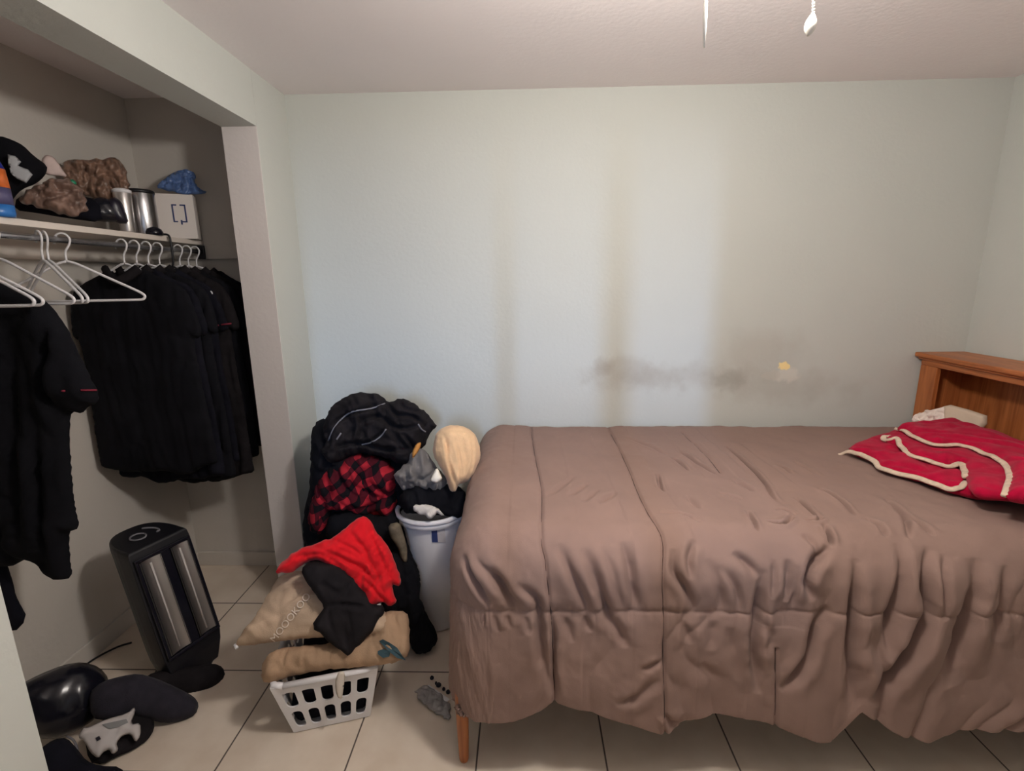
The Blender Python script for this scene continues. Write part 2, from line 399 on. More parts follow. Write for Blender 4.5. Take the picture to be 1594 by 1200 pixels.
# ------------------------------------------------------------------ closet shelf and rod
t = thing('closet_shelf', 'white painted wooden closet shelf above the hanging rod', 'shelf', (-1.74, 1.5, ZS-.12))
MB().box((XB+.001, .31, ZS-.022), (-1.6, D-.002, ZS)).build('board', MT['whitep'], t, bevel=.002)
MB().box((XB+.001, .31, ZS-.11), (XB+.02, D-.002, ZS-.0225)).build('wall_cleat', MT['whitep'], t, bevel=.002)
MB().box((XB+.021, D-.02, ZS-.09), (-1.3, D-.002, ZS-.0225)).build('end_cleat', MT['closet'], t, bevel=.002)
XRD, ZR = -1.60, 1.735
t = thing('closet_rod', 'metal hanging rod below the front edge of the closet shelf', 'rod', (XRD, 1.5, ZR))
MB().tube([(XRD, .31, ZR), (XRD, D-.02, ZR)], .011, 14).build('rod', MT['chrome'], t, smooth=True)
tag(MB().box((XRD-.018, D-.034, ZR-.035), (XRD+.018, D-.0205, ZR+.03)).build('end_bracket', MT['blackp'], t, bevel=.004), 'dark brown end bracket')

# ------------------------------------------------------------------ hangers
def hanger_geo():
    r = .0042; mb = MB(); hk = MB()
    # hook: local origin = top inside of hook, resting on the rod
    hk.tube(smooth_line([(-.024, 0, -.026), (-.022, 0, -.006), (-.008, 0, .009), (.010, 0, .008), (.021, 0, -.008), (.016, 0, -.028), (.002, 0, -.052), (0, 0, -.085)], 5), .0034, 8, up=(0, 1, 0))
    mb.tube(smooth_line([(0, 0, -.083), (.03, 0, -.094), (.10, 0, -.135), (.17, 0, -.176), (.202, 0, -.196), (.212, 0, -.208), (.205, 0, -.219), (.18, 0, -.221), (.09, 0, -.221), (0, 0, -.221),
                         (-.09, 0, -.221), (-.18, 0, -.221), (-.205, 0, -.219), (-.212, 0, -.208), (-.202, 0, -.196), (-.17, 0, -.176), (-.10, 0, -.135), (-.03, 0, -.094), (0, 0, -.083)], 4), .0045, 8, up=(0, 1, 0))
    return mb, hk
ha, hb = hanger_geo()
def hanger(y, yaw, label, first=None, m='white', name='coat_hanger', z=ZR+.012):
    if first is None:
        r = thing(name, label, 'hanger', (XRD, y, z), 'hangers on the closet rod')
        # mk subtracts the parent's location, so give world points
        for g, nm in ((ha, 'shoulder_bar'), (hb, 'hook')):
            V = np.array(g.V)+A(XRD, y, z); mk(nm, V, g.F, MT[m], r)
    else:
        r = first.copy(); COL.objects.link(r); r.location = (XRD, y, z); r['label'] = label
        for ch in first.children:
            c = ch.copy(); COL.objects.link(c); c.parent = r
    r.rotation_euler = (0, 0, yaw); return r
h0 = hanger(1.73, .38, 'empty white plastic hanger, its lower bar crossing the front of the black shirts')
hanger(1.665, -.45, 'empty white hanger just left of the big empty one, tip pointing at the shirts', h0)
hanger(1.645, -.45, 'empty white hanger, second one left of the black shirts, half lost against the wall', h0)
hanger(1.39, .05, 'empty white plastic hanger lying over the shoulder of the near black shirt', h0)
hanger(1.37, .02, 'empty white plastic hanger nearest the opening edge, double with the one behind it', h0)

# ------------------------------------------------------------------ hanging shirts
def clipx(V):
    V = V.copy(); V[:, 0] = np.maximum(V[:, 0], XB+.012); return V
def shirt(y, xc, hw, top, bot, label, name='black_shirt', m='black', tf=.05, tb=.02, yaw=0., sl=.0, seed=1, collar=True, red=0, slz=.27, hook=None):
    """short sleeved shirt hanging square to the rod"""
    def at(x, z): return A(xc+x*math.cos(yaw), y+x*math.sin(yaw), z)
    n = A(math.sin(yaw), -math.cos(yaw), 0)
    rr = random.Random(seed); L = top-bot
    O = [(-.062, 0), (-.04, -.03), (0, -.045), (.04, -.03), (.062, 0), (hw*.55, -.038), (hw*.85, -.07), (hw, -.098), (hw+.022+sl*.4, -.17), (hw+.035+sl, -slz), (hw+.01+sl*.5, -slz-.022), (hw-.004, -slz-.01), (hw+.0, -.45), (hw+.012, -.62), (hw+.020, -L*.95)]
    k = 9
    for i in range(k+1): O.append(((hw+.02)*(1-2*i/k), -L+(.016*rr.uniform(-1, 1)-.03*math.sin(math.pi*i/k))))
    O += [(-hw-.02, -L*.95), (-hw-.012, -.62), (-hw, -.45), (-hw-.005, -slz-.01), (-hw-.012-sl*.5, -slz-.02), (-hw-.03-sl, -slz), (-hw-.018-sl*.4, -.17), (-hw, -.098), (-hw*.85, -.07), (-hw*.55, -.038)]
    r = thing(name, label, 'shirt', tuple(at(0, bot)), None)
    body = inflate('body', [at(x, top+z) for x, z in O], at(0, top), n, tf, tb, MT[m], r, world=True, rim=.09, sp=.012, amp=(.007 if seed == 2 else .014), freq=(30, 1.8), seed=seed, jag=.003, warp=clipx)
    if collar:
        mb = MB(); q = [at(-.068, top-.004)+n*.018, at(-.03, top-.04)+n*.045, at(0, top-.052)+n*.052, at(.03, top-.04)+n*.045, at(.068, top-.004)+n*.018]
        mb.tube(smooth_line(q, 5), .013, 8, flat=1.4); mb.build('collar', MT['black2'], r, smooth=True)
    if red:
        for sx in ((1,) if red == 1 else (1, -1)):
            mb = MB(); q = [at(sx*(hw-.005), top-slz+.012)+n*(tf*.8+.006), at(sx*(hw+.02), top-slz+.014)+n*(tf*.75+.008)]
            mb.tube(q, .004, 6); mb.tube([at(sx*(hw+.03), top-slz+.016)+n*(tf*.6+.006), at(sx*(hw+.05+sl), top-slz+.02)+n*.012], .004, 6)
            tag(mb.build('sleeve_stripe', mat('dark_red_stripe', srgb(120, 28, 48), .8), r, smooth=True), 'short dark red stripe near the cuff')
    return r
spec = [
 (1.985, -1.60, .235, 1.648, .80, 'front black shirt of the group hanging past the empty hanger, widest and fully seen', 'black_shirt', 'black', 2),
 (2.05, -1.60, .225, 1.652, .74, 'black shirt hanging directly behind the widest front shirt', 'black_shirt', 'navy', 3),
 (2.115, -1.59, .225, 1.652, .71, 'third black shirt in the closet group, collar showing under white hanger hooks', 'black_shirt', 'black', 4),
 (2.18, -1.60, .215, 1.655, .74, 'black shirt with a small red mark on its sleeve, middle of the closet group', 'black_shirt', 'navy', 5),
 (2.245, -1.575, .215, 1.655, .66, 'black shirt on the dark hanger hooked over the shelf edge', 'black_shirt', 'black2', 6),
 (2.31, -1.57, .215, 1.652, .74, 'black shirt third from the closet end wall', 'black_shirt', 'black', 7),
 (2.37, -1.565, .215, 1.650, .76, 'black jacket second from the closet end wall', 'black_jacket', 'black2', 8),
 (2.43, -1.56, .215, 1.648, .78, 'black track jacket with pale stripes on the sleeve, nearest the closet end wall', 'black_track_jacket', 'navy', 9)]
for i, (y, xc, hw, top, bot, lb, nm, m, sd) in enumerate(spec):
    r = shirt(y, xc, hw, top, bot, lb, nm, m, tf=.024, tb=.010, seed=sd, yaw=-.03*(i % 3-1), red=1 if i == 3 else 0, sl=(.0, 0, 0, .02, .01, .02, .03, .03)[i])
    if i == 7:
        mb = MB()
        for k in (0, .012):
            mb.tube([(xc+hw*.72+k, y-.035, top-.08), (xc+hw*.82+k, y-.04, top-.16), (xc+hw*.90+k, y-.035, top-.26)], .003, 6)
        tag(mb.build('sleeve_stripe', MT['pipe'], r, smooth=True), 'pale grey stripes on the sleeve')
    if i == 4:
        k = thing('coat_hanger', 'black wire hanger whose hook goes over the shelf edge', 'hanger', (XRD, y, 1.60), 'hangers on the closet rod')
        MB().tube(smooth_line([(-1.66, y, ZS+.006), (-1.62, y, ZS+.008), (-1.588, y, ZS+.004), (-1.582, y, ZS-.03), (-1.584, y, ZS-.10), (-1.59, y, 1.66)], 5), .0045, 8, up=(0, 1, 0)).build('hook', MT['blackp'], k, smooth=True)
        MB().tube(smooth_line([(-1.59, y, 1.66), (-1.50, y, 1.60), (-1.42, y, 1.55)], 5), .0045, 8, up=(0, 1, 0)).tube(smooth_line([(-1.59, y, 1.66), (-1.68, y, 1.60), (-1.76, y, 1.55)], 5), .0045, 8, up=(0, 1, 0)).build('shoulder_bar', MT['blackp'], k, smooth=True)
    else:
        lab = ['white hanger holding the front widest black shirt', 'white hanger of the second black shirt', 'white hanger with a broad clear hook, third in the group', 'white hanger carrying the shirt with the red sleeve mark', '', 'white hanger just beyond the black hook', 'white hanger second from the closet end wall', 'white hanger nearest the closet end wall'][i]
        hanger(y, -.03*(i % 3-1), lab, h0)
# white cardboard hanger tag hanging at the collar
tag(MB().box((-1.585, 2.19, 1.56), (-1.545, 2.192, 1.64)).build('hanger_tag', MT['white'], bevel=.004), 'white flat hanger tag between the shirts below the black hook', 'tag')

# the near shirt, drawn from its own outline
nr = thing('black_shirt', 'large black short sleeved shirt hanging nearest, cut by the left edge of the photo', 'shirt', (-1.62, 1.45, .62))
o_, n_ = (-1.62, 1.46, 1.2), (0, -1, 0)
out = [(-105, 470), (-60, 425), (-20, 420), (0, 436), (28, 448), (60, 460), (84, 480), (100, 505), (122, 548), (140, 590), (153, 612), (152, 628), (138, 632), (128, 644), (112, 640), (108, 660), (110, 740), (118, 800), (124, 822), (106, 828),
       (108, 870), (113, 900), (86, 902), (70, 886), (60, 872), (44, 868), (14, 884), (-20, 870), (-90, 880), (-120, 760), (-130, 600)]
inflate('body', out, o_, n_, .045, .03, MT['black'], nr, rim=.08, sp=.014, amp=.014, freq=(20, 2.5), seed=21, warp=clipx,
        creases=[([(88, 500), (84, 570), (92, 640)], .02, .012), ([(30, 480), (40, 640), (50, 860)], .015, .02), ([(70, 640), (76, 760), (84, 890)], .018, .015)])
mred = mat('maroon_piping', srgb(130, 30, 52), .8)
for a, b in (((80, 606), (97, 607)), ((129, 606), (151, 603))):
    bo = bpy.data.objects[nr.children[0].name]
    tag(MB().tube([onsurf(bo, *a, .004), onsurf(bo, *b, .004)], .005, 6, flat=.6).build('cuff_stripe', mred, nr, smooth=True), 'dark red stripe on the sleeve cuff')
hanger(1.50, 0, 'white hanger at the left frame edge holding the near black shirt', h0)
inflate('black_garment', [(-60, 860), (-10, 850), (8, 880), (18, 910), (22, 930), (30, 945), (41, 965), (22, 985), (14, 960), (5, 920), (-20, 900), (-60, 930)], (-1.66, 1.47, .6), (0, -1, 0), .02, .02, MT['navy'],
        label='dark strip of cloth trailing below the near black shirt at the left edge', cat='garment', rim=.03, sp=.008, amp=.005, freq=(20, 6), seed=5, warp=clipx)

# ------------------------------------------------------------------ things on the closet shelf
def sp_(u, v, X=-1.72):
    """a camera facing upright plane through the shelf at that photo column"""
    p = hit(u, v, 0, X); n = CAM-p; n[2] = 0; return tuple(p), tuple(nrm(n))
# white cardboard box with blue logo
bx = thing('white_box', 'white cardboard box with a blue bracket logo at the end of the shelf', 'box', (-1.63, 2.4, ZS))
th_ = math.radians(24); ub = A(math.cos(th_), math.sin(th_), 0); nb_ = A(-ub[1], ub[0], 0)
ca = hit(309, 373, 1, 2.405); ca[2] = 0; wb = .19; hbx = hit(297, 303, 1, 2.405)[2]-ZS; RB_ = np.array([ub, nb_, A(0, 0, 1)]); ob_ = ca-ub*wb+A(0, 0, ZS)
MB().box((0, 0, .0005), (wb, .085, hbx), RB_, ob_).build('carton', mat('white_card', srgb(230, 222, 216), .6, .1, 30), bx, bevel=.002)
lg = MB(); cx, cz = wb-.062, hbx*.57
def bar(x0, z0, x1, z1): lg.box((x0, -.0015, z0), (x1, .0005, z1), RB_, ob_)
w, h_, th = .028, .040, .006
bar(cx-w, cz-h_, cx-w+th, cz+h_); bar(cx-w, cz+h_-th, cx-.008, cz+h_); bar(cx-w, cz-h_, cx-.010, cz-h_+th)
bar(cx+w-th, cz-h_, cx+w, cz+h_); bar(cx+.005, cz+h_-th, cx+w, cz+h_); bar(cx+.002, cz-h_, cx+w, cz-h_+th); bar(cx+.001, cz-h_-.010, cx+.008, cz-h_+.010)
tag(lg.build('printed_logo', MT['blue'], bx), 'dark blue square bracket logo')
# blue plastic bag on the box
o_, n_ = (-1.62, 2.40, 2.03), nrm((.55, -.8, .35))
inflate('blue_plastic_bag', [(238, 290), (258, 276), (270, 268), (290, 264), (304, 268), (304, 290), (322, 298), (318, 303), (300, 303), (280, 300), (262, 297)], o_, n_, .022, .02,
        mat('blue_film', srgb(84, 110, 158), .28, .3, 40, .2, 30), label='crumpled blue plastic bag lying on the white box', cat='bag', sp=.005, amp=.016, freq=(50, 36), seed=7, jag=.005)
# steel canister
cc = hit(226, 352, 0, -1.66); cyl = thing('steel_canister', 'brushed steel canister standing left of the white box', 'canister', (cc[0], cc[1], ZS))
R_ = .052; zt2 = ZS+.185
MB().lathe([(R_-.002, ZS+.0005), (R_, ZS+.006), (R_, zt2-.012), (R_-.003, zt2-.004)], (cc[0], cc[1], 0), 40).build('body', MT['chrome'], cyl, smooth=True)
tag(MB().lathe([(R_+.001, zt2-.012), (R_+.002, zt2-.002), (R_-.004, zt2+.004), (.004, zt2+.006)], (cc[0], cc[1], 0), 40).build('lid', MT['blackp'], cyl, smooth=True), 'dark lid')
# dark lens like cap lying in front
c2 = hit(238, 350, 0, -1.615); dk = thing('domed_container', 'small dark domed container in front of the steel canister', 'container', (c2[0], c2[1], ZS))
MB().lathe([(.033, ZS+.0005), (.034, ZS+.012), (.028, ZS+.026), (.014, ZS+.034), (.002, ZS+.036)], (c2[0], c2[1], 0), 28).build('dome', MT['blackg'], dk, smooth=True)
# glass/steel tumbler leaning
c3 = hit(197, 345, 0, -1.66); g = thing('steel_tumbler', 'shiny narrow steel tumbler left of the canister', 'tumbler', (c3[0], c3[1], ZS))
MB().lathe([(.024, ZS+.0005), (.026, ZS+.01), (.032, ZS+.16), (.030, ZS+.165)], (c3[0], c3[1], 0), 32).build('cup', mat('pale_steel', (.7, .66, .64, 1), .3, .1, 40, metal=.85), g, smooth=True)
tag(MB().lathe([(.033, ZS+.160), (.034, ZS+.172), (.02, ZS+.178), (.002, ZS+.179)], (c3[0], c3[1], 0), 32).build('rim_lid', MT['white'], g, smooth=True), 'pale lid')
# pair of dark glossy shoes / lumps
def onshelf(name, px, X, Tf, Tb, m, label, cat, **kw):
    c = np.mean(px, 0); o, n = sp_(c[0], c[1], X); return inflate(name, px, o, n, Tf, Tb, m, label=label, cat=cat, **kw)
onshelf('black_shoe', [(138, 342), (134, 318), (142, 308), (160, 306), (172, 312), (182, 322), (192, 346), (160, 345)], -1.66, .035, .03, MT['blackg'], 'black shoe lying on the shelf left of the tumbler', 'shoe', sp=.007, amp=.004, freq=(12, 12), seed=3)
onshelf('black_shoe', [(158, 330), (164, 312), (176, 306), (188, 312), (196, 330), (201, 348), (182, 348)], -1.63, .03, .03, mat('black_violet_leather', (.014, .011, .022, 1), .35), 'glossy violet black shoe tip right against the tumbler', 'shoe', sp=.007, amp=.003, freq=(12, 12), seed=4)
film = mat('brown_contents_film', srgb(128, 100, 84), .3, .6, 30, .45, 22)
onshelf('plastic_bag', [(92, 255), (120, 249), (160, 247), (184, 246), (196, 262), (203, 290), (200, 318), (186, 318), (160, 312), (140, 306), (118, 300), (104, 286)], -1.74, .04, .03, film, 'clear crinkled plastic bag with brown contents at the back of the shelf', 'bag', sp=.005, amp=.022, freq=(46, 26), seed=11, jag=.006, rim=.03)
b2 = onshelf('plastic_bag', [(30, 312), (44, 296), (60, 284), (90, 276), (112, 280), (128, 294), (138, 318), (132, 334), (110, 336), (84, 330), (60, 322), (34, 318)], -1.67, .04, .03, mat('taupe_film', srgb(132, 106, 94), .28, .6, 30, .4, 18), 'crinkled clear plastic bag bulging at the front of the shelf', 'bag', sp=.005, amp=.022, freq=(42, 26), seed=12, jag=.006, rim=.03)
onshelf('orange_wrapper', [(160, 258), (178, 256), (190, 270), (190, 286), (180, 282), (168, 270)], -1.70, .012, .008, mat('orange_wrap', srgb(176, 104, 62), .35, .4, 30, .3, 25), 'small orange brown wrapper inside the rear plastic bag', 'wrapper', sp=.006, amp=.006, freq=(25, 20), seed=13)
onshelf('green_cap', [(105, 282), (112, 278), (120, 284), (118, 290), (108, 290)], -1.63, .012, .01, mat('green_plastic', srgb(30, 128, 92), .4), 'tiny green bottle cap among the plastic bags', 'cap', sp=.004)
onshelf('paper_packet', [(64, 248), (72, 240), (84, 244), (96, 262), (106, 276), (92, 274), (70, 272), (66, 262)], -1.72, .012, .01, mat('pinkish_white_paper', srgb(214, 192, 186), .6, .2, 40, .12, 20), 'folded white and pink paper packet right of the black cap', 'packet', sp=.006, amp=.005, freq=(30, 10), seed=14)
onshelf('dark_cloth', [(22, 327), (26, 306), (60, 300), (100, 306), (140, 306), (160, 320), (160, 347), (100, 339), (60, 332)], -1.74, .03, .02, MT['navy'], 'dark cloth squashed under the plastic bags on the shelf', 'cloth', sp=.008, amp=.006, freq=(14, 14), seed=15)
hat = onshelf('black_cap_hat', [(-14, 216), (0, 211), (20, 218), (36, 226), (52, 242), (74, 258), (72, 270), (64, 280), (52, 288), (40, 292), (28, 300), (14, 320), (-14, 320)], -1.73, .04, .04, MT['black'], 'black baseball cap with a pale grey tag at the left end of the shelf', 'cap', sp=.008, amp=.006, freq=(10, 10), seed=16)
hat.name = 'black_hat'
tg = inflate('tag', [(12, 240), (24, 243), (33, 252), (28, 258), (44, 264), (51, 272), (41, 285), (26, 278), (17, 270), (13, 256)], tuple(sp_(30, 262, -1.68)[0]), sp_(30, 262, -1.68)[1], .004, .004, mat('pale_grey_card', srgb(164, 166, 170), .6), hat, sp=.006, rnd=0)
tag(tg, 'pale grey tag')
# detergent bottle at the frame edge
pb = hit(-6, 322, 0, -1.62); bt = thing('detergent_bottle', 'blue and orange bottle cut off by the left edge on the shelf', 'bottle', (pb[0], pb[1], ZS))
MB().lathe([(.040, ZS+.0005), (.042, ZS+.01), (.042, ZS+.035)], (pb[0], pb[1], 0), 28).build('base_band', mat('sky_blue_plastic', srgb(52, 120, 196), .3), bt, smooth=True)
MB().lathe([(.042, ZS+.035), (.041, ZS+.085)], (pb[0], pb[1], 0), 28).build('body', mat('grey_blue_label', srgb(88, 84, 120), .35), bt, smooth=True)
MB().lathe([(.041, ZS+.085), (.038, ZS+.14)], (pb[0], pb[1], 0), 28).build('orange_label', mat('orange_label', srgb(214, 110, 52), .4, 0, 1, .3, 30), bt, smooth=True)
MB().lathe([(.038, ZS+.14), (.026, ZS+.175), (.020, ZS+.20), (.002, ZS+.201)], (pb[0], pb[1], 0), 28).build('bottle_neck', mat('deep_blue_plastic', srgb(30, 44, 140), .3), bt, smooth=True)

# ------------------------------------------------------------------ heater
BL_, BR_ = hit(262, 1034, 2, .13), hit(341, 978, 2, .13)
U = BR_-BL_; W_ = np.linalg.norm(U); U /= W_; NN = A(abs(U[1]), -U[0], 0)
al = math.radians(14); ZZ = math.cos(al)*A(0, 0, 1)-math.sin(al)*NN; NF = math.cos(al)*NN+math.sin(al)*A(0, 0, 1)
htr = thing('space_heater', 'black upright radiant heater with two silver reflectors, tilted back in the closet', 'heater', tuple((BL_+BR_)/2*A(1, 1, 0)))
def hp(a, d, z): return BL_+U*a-NF*d+ZZ*z      # a across, d backwards, z up the tilted body
def dshape(k, a0, a1, dep, rc, f0=0.):
    """rounded D in plan: flat front, round back"""
    pts = [(a0, f0), (a1, f0)]
    c = (a0+a1)/2; w = (a1-a0)/2
    for i in range(k+1):
        t = math.pi*i/k; pts.append((c+w*math.copysign(abs(math.cos(t))**.75, math.cos(t)), f0+.03+dep*math.sin(t)**.8 if math.sin(t) > 0 else f0+.03))
    return pts
HL = .475
# body shell
V = []; Fc = []; prof = [(-.118, .72), (-.09, .80), (-.04, .93), (.0, .985), (.05, 1), (HL-.02, 1), (HL, .985), (HL+.008, .94)]
pl = dshape(20, -.008, W_+.008, .165, 0); n = len(pl)
for z, s in prof:
    for a, d in pl: V.append(hp(W_/2+(a-W_/2)*s, .09+(d-.09)*s, z+(.32*(d-.06)*s if z > HL-.03 else 0)))
for i in range(len(prof)-1):
    for k in range(n): Fc.append((i*n+k, i*n+(k+1) % n, (i+1)*n+(k+1) % n, (i+1)*n+k))
Fc += [tuple(range(n))[::-1], tuple((len(prof)-1)*n+k for k in range(n))]
hb_ = mk('body', V, Fc, MT['blackp'], htr, smooth=False)
b_ = hb_.modifiers.new('bevel', 'BEVEL'); b_.width = .004; b_.segments = 2; b_.limit_method = 'ANGLE'
RM = np.array([U, -NF, ZZ])
def hbox(mb, a0, a1, d0, d1, z0, z1): return mb.box((a0, d0, z0), (a1, d1, z1), RM, BL_)
fr = MB(); z0, z1 = .02, HL-.055; e = .012
hbox(fr, 0, e, -.014, .002, z0, z1); hbox(fr, W_-e, W_, -.014, .002, z0, z1); hbox(fr, 0, W_, -.014, .002, z0-.012, z0); hbox(fr, 0, W_, -.014, .002, z1, z1+.012)
hbox(fr, W_*.44, W_*.60, -.010, .002, z0, z1)
fr.build('front_frame', MT['blackg'], htr, bevel=.002)
for k, (a, b) in enumerate(((.06, .43), (.61, .94))):
    a, b = a*W_, b*W_; V = []; Fc = []; m_ = 12
    for z in (z0+.004, z1-.004):
        for i in range(m_+1):
            t = i/m_; V.append(hp(a+(b-a)*t, -.012+.009*math.sin(math.pi*t), z))
    Fc = [(i, i+1, m_+1+i+1, m_+1+i) for i in range(m_)]
    rf = mk('reflector', V, Fc, MT['shiny'], htr); tag(rf, 'polished silver reflector strip')
    q = (a+b)/2
    mb = MB().tube([hp(q, -.008, z0+.02), hp(q, -.008, z1-.02)], .0035, 10); mb.build('heating_tube', mat('quartz_tube', srgb(196, 190, 186), .2), rf, smooth=True)
    gm = MB()
    for i in range(2):
        x = a+(b-a)*(i*.9+.05); gm.tube([hp(x, -.0155, z0), hp(x, -.0155, z1)], .0008, 5)
    gm.build('guard_wire', MT['blackg'], rf)
mb = MB(); tt = [hp(W_*.40+.026*math.cos(t), (.085+.026*math.sin(t)), HL+.012+.32*(.025+.026*math.sin(t))) for t in np.linspace(0, 2*math.pi, 25)]
mb.tube(tt, .0035, 8); kn = mb.build('dial_ring', MT['pipe'], htr, smooth=True); tag(kn, 'pale grey dial ring')
mb = MB(); mb.tube(smooth_line([hp(W_*.62, .135, HL+.011+.32*(.135-.06)), hp(W_*.68, .115, HL+.013+.32*(.115-.06)), hp(W_*.74, .09, HL+.012+.32*(.09-.06)), hp(W_*.72, .065, HL+.012+.32*(.065-.06)), hp(W_*.66, .062, HL+.012+.32*(.062-.06))], 5), .004, 8); mb.build('power_switch', MT['pipe'], htr, smooth=True)
# foot
V = []; Fc = []; c = (hp(W_/2, .09, 0)*A(1, 1, 0)); pr = [(.105, .001), (.108, .010), (.10, .022), (.07, .03)]
mb = MB()
ang_ = math.atan2(U[1], U[0]); Rz = np.array([[math.cos(ang_), math.sin(ang_), 0], [-math.sin(ang_), math.cos(ang_), 0], [0, 0, 1]])@np.diag([1, 1, 1])
for r_, z_ in pr:
    pass
mb.lathe(pr, tuple(c), 32); mb.build('foot', MT['blackp'], htr, smooth=True)
cordp = [hit(u, v, 2, .006) for u, v in ((205, 1000), (185, 1006), (160, 1018), (140, 1030), (120, 1045))]
MB().tube(smooth_line(cordp, 6), .004, 8).build('power_cord', MT['blackp'], htr, smooth=True)

# ------------------------------------------------------------------ dark things on the closet floor
def floorthing(name, px, Y, label, cat, m, Tf, Tb, tilt=.45, **kw):
    """outline resting on the floor: plane through its lowest photo point, facing the camera and tilted back"""
    lowest = max(px, key=lambda p: p[1]); b = hit(lowest[0], lowest[1], 2, Y)
    n = nrm(A(-b[0], -b[1], 0)); n = nrm(n*math.cos(tilt)+A(0, 0, 1)*math.sin(tilt))
    return inflate(name, px, tuple(b), tuple(n), Tf, Tb, m, label=label, cat=cat, **kw)
floorthing('helmet', [(10, 1085), (30, 1066), (60, 1050), (100, 1034), (130, 1030), (155, 1038), (170, 1056), (168, 1080), (160, 1100), (150, 1118), (120, 1138), (90, 1150), (60, 1150), (20, 1130)], .03, 'black glossy rounded helmet behind the closet edge, bottom left', 'helmet', MT['blackg'], .09, .04, .5, sp=.009, amp=.004, freq=(6, 6), seed=31)
floorthing('boot', [(215, 1062), (240, 1045), (280, 1040), (305, 1036), (332, 1032), (347, 1038), (351, 1052), (342, 1070), (326, 1080), (305, 1080), (250, 1084)], .02, 'black boot lying behind the grey neck pillow, toe to the right', 'boot', MT['black2'], .04, .03, .7, sp=.008, amp=.003, freq=(6, 6), seed=32)
floorthing('neck_pillow', [(138, 1078), (160, 1060), (190, 1052), (215, 1048), (245, 1056), (280, 1072), (302, 1084), (310, 1096), (305, 1112), (285, 1122), (255, 1126), (225, 1118), (200, 1113), (170, 1122), (142, 1118)], .02, 'dark grey stuffed neck pillow on the floor in front of the heater', 'pillow', MT['dgrey'], .05, .03, .8, sp=.008, amp=.004, freq=(5, 5), seed=33)
floorthing('slipper', [(130, 1140), (160, 1120), (200, 1105), (228, 1108), (240, 1120), (240, 1136), (230, 1152), (206, 1168), (180, 1178), (160, 1190), (138, 1186)], .012, 'black slipper under the torn white plastic piece', 'slipper', MT['black2'], .022, .012, 1.1, sp=.008, amp=.002, freq=(6, 6), seed=34)
wm = floorthing('plastic_piece', [(131, 1131), (136, 1133), (162, 1120), (199, 1110), (209, 1100), (211, 1107), (203, 1127), (219, 1125), (219, 1145), (211, 1156), (203, 1142), (190, 1145), (181, 1156), (185, 1167), (175, 1175), (170, 1166), (160, 1171), (153, 1181), (140, 1171), (131, 1153), (121, 1148), (127, 1136)], .055, 'ragged white plastic piece lying on the black slipper', 'plastic', mat('offwhite_plastic', srgb(178, 172, 170), .5, .2, 40), .014, .006, .9, sp=.005, amp=.004, freq=(14, 14), seed=35, rnd=1)
for nm, px, mm in (('dark_patch', [(158, 1128), (196, 1119), (200, 1124), (186, 1132), (170, 1133)], mat('grey_plastic', srgb(112, 112, 112), .5)), ('eye_hole', [(149, 1148), (155, 1146), (158, 1150), (152, 1153)], MT['dgrey'])):
    P = [onsurf(wm, u, v, .004) for u, v in px]; c_ = np.mean(P, 0)
    V = [c_]+P; mk(nm, V, [(0, i+1, (i+1) % len(P)+1) for i in range(len(P))], mm, wm, smooth=False)
floorthing('black_bag', [(56, 1170), (84, 1150), (104, 1148), (120, 1165), (134, 1184), (155, 1192), (188, 1193), (200, 1215), (190, 1240), (60, 1240)], .02, 'black bag at the bottom edge left of the floor tile, a grey cord on it', 'bag', MT['navy'], .03, .02, .9, sp=.01, amp=.006, freq=(10, 10), seed=36)
tag(MB().tube(smooth_line([hit(u, v, 2, .09) for u, v in ((104, 1146), (114, 1152), (120, 1165), (120, 1178), (113, 1190), (100, 1203))], 6), .0035, 8).build('loose_cable', MT['pipe'], smooth=True), 'thin grey cord curving over the black bag, bottom left', 'cord')

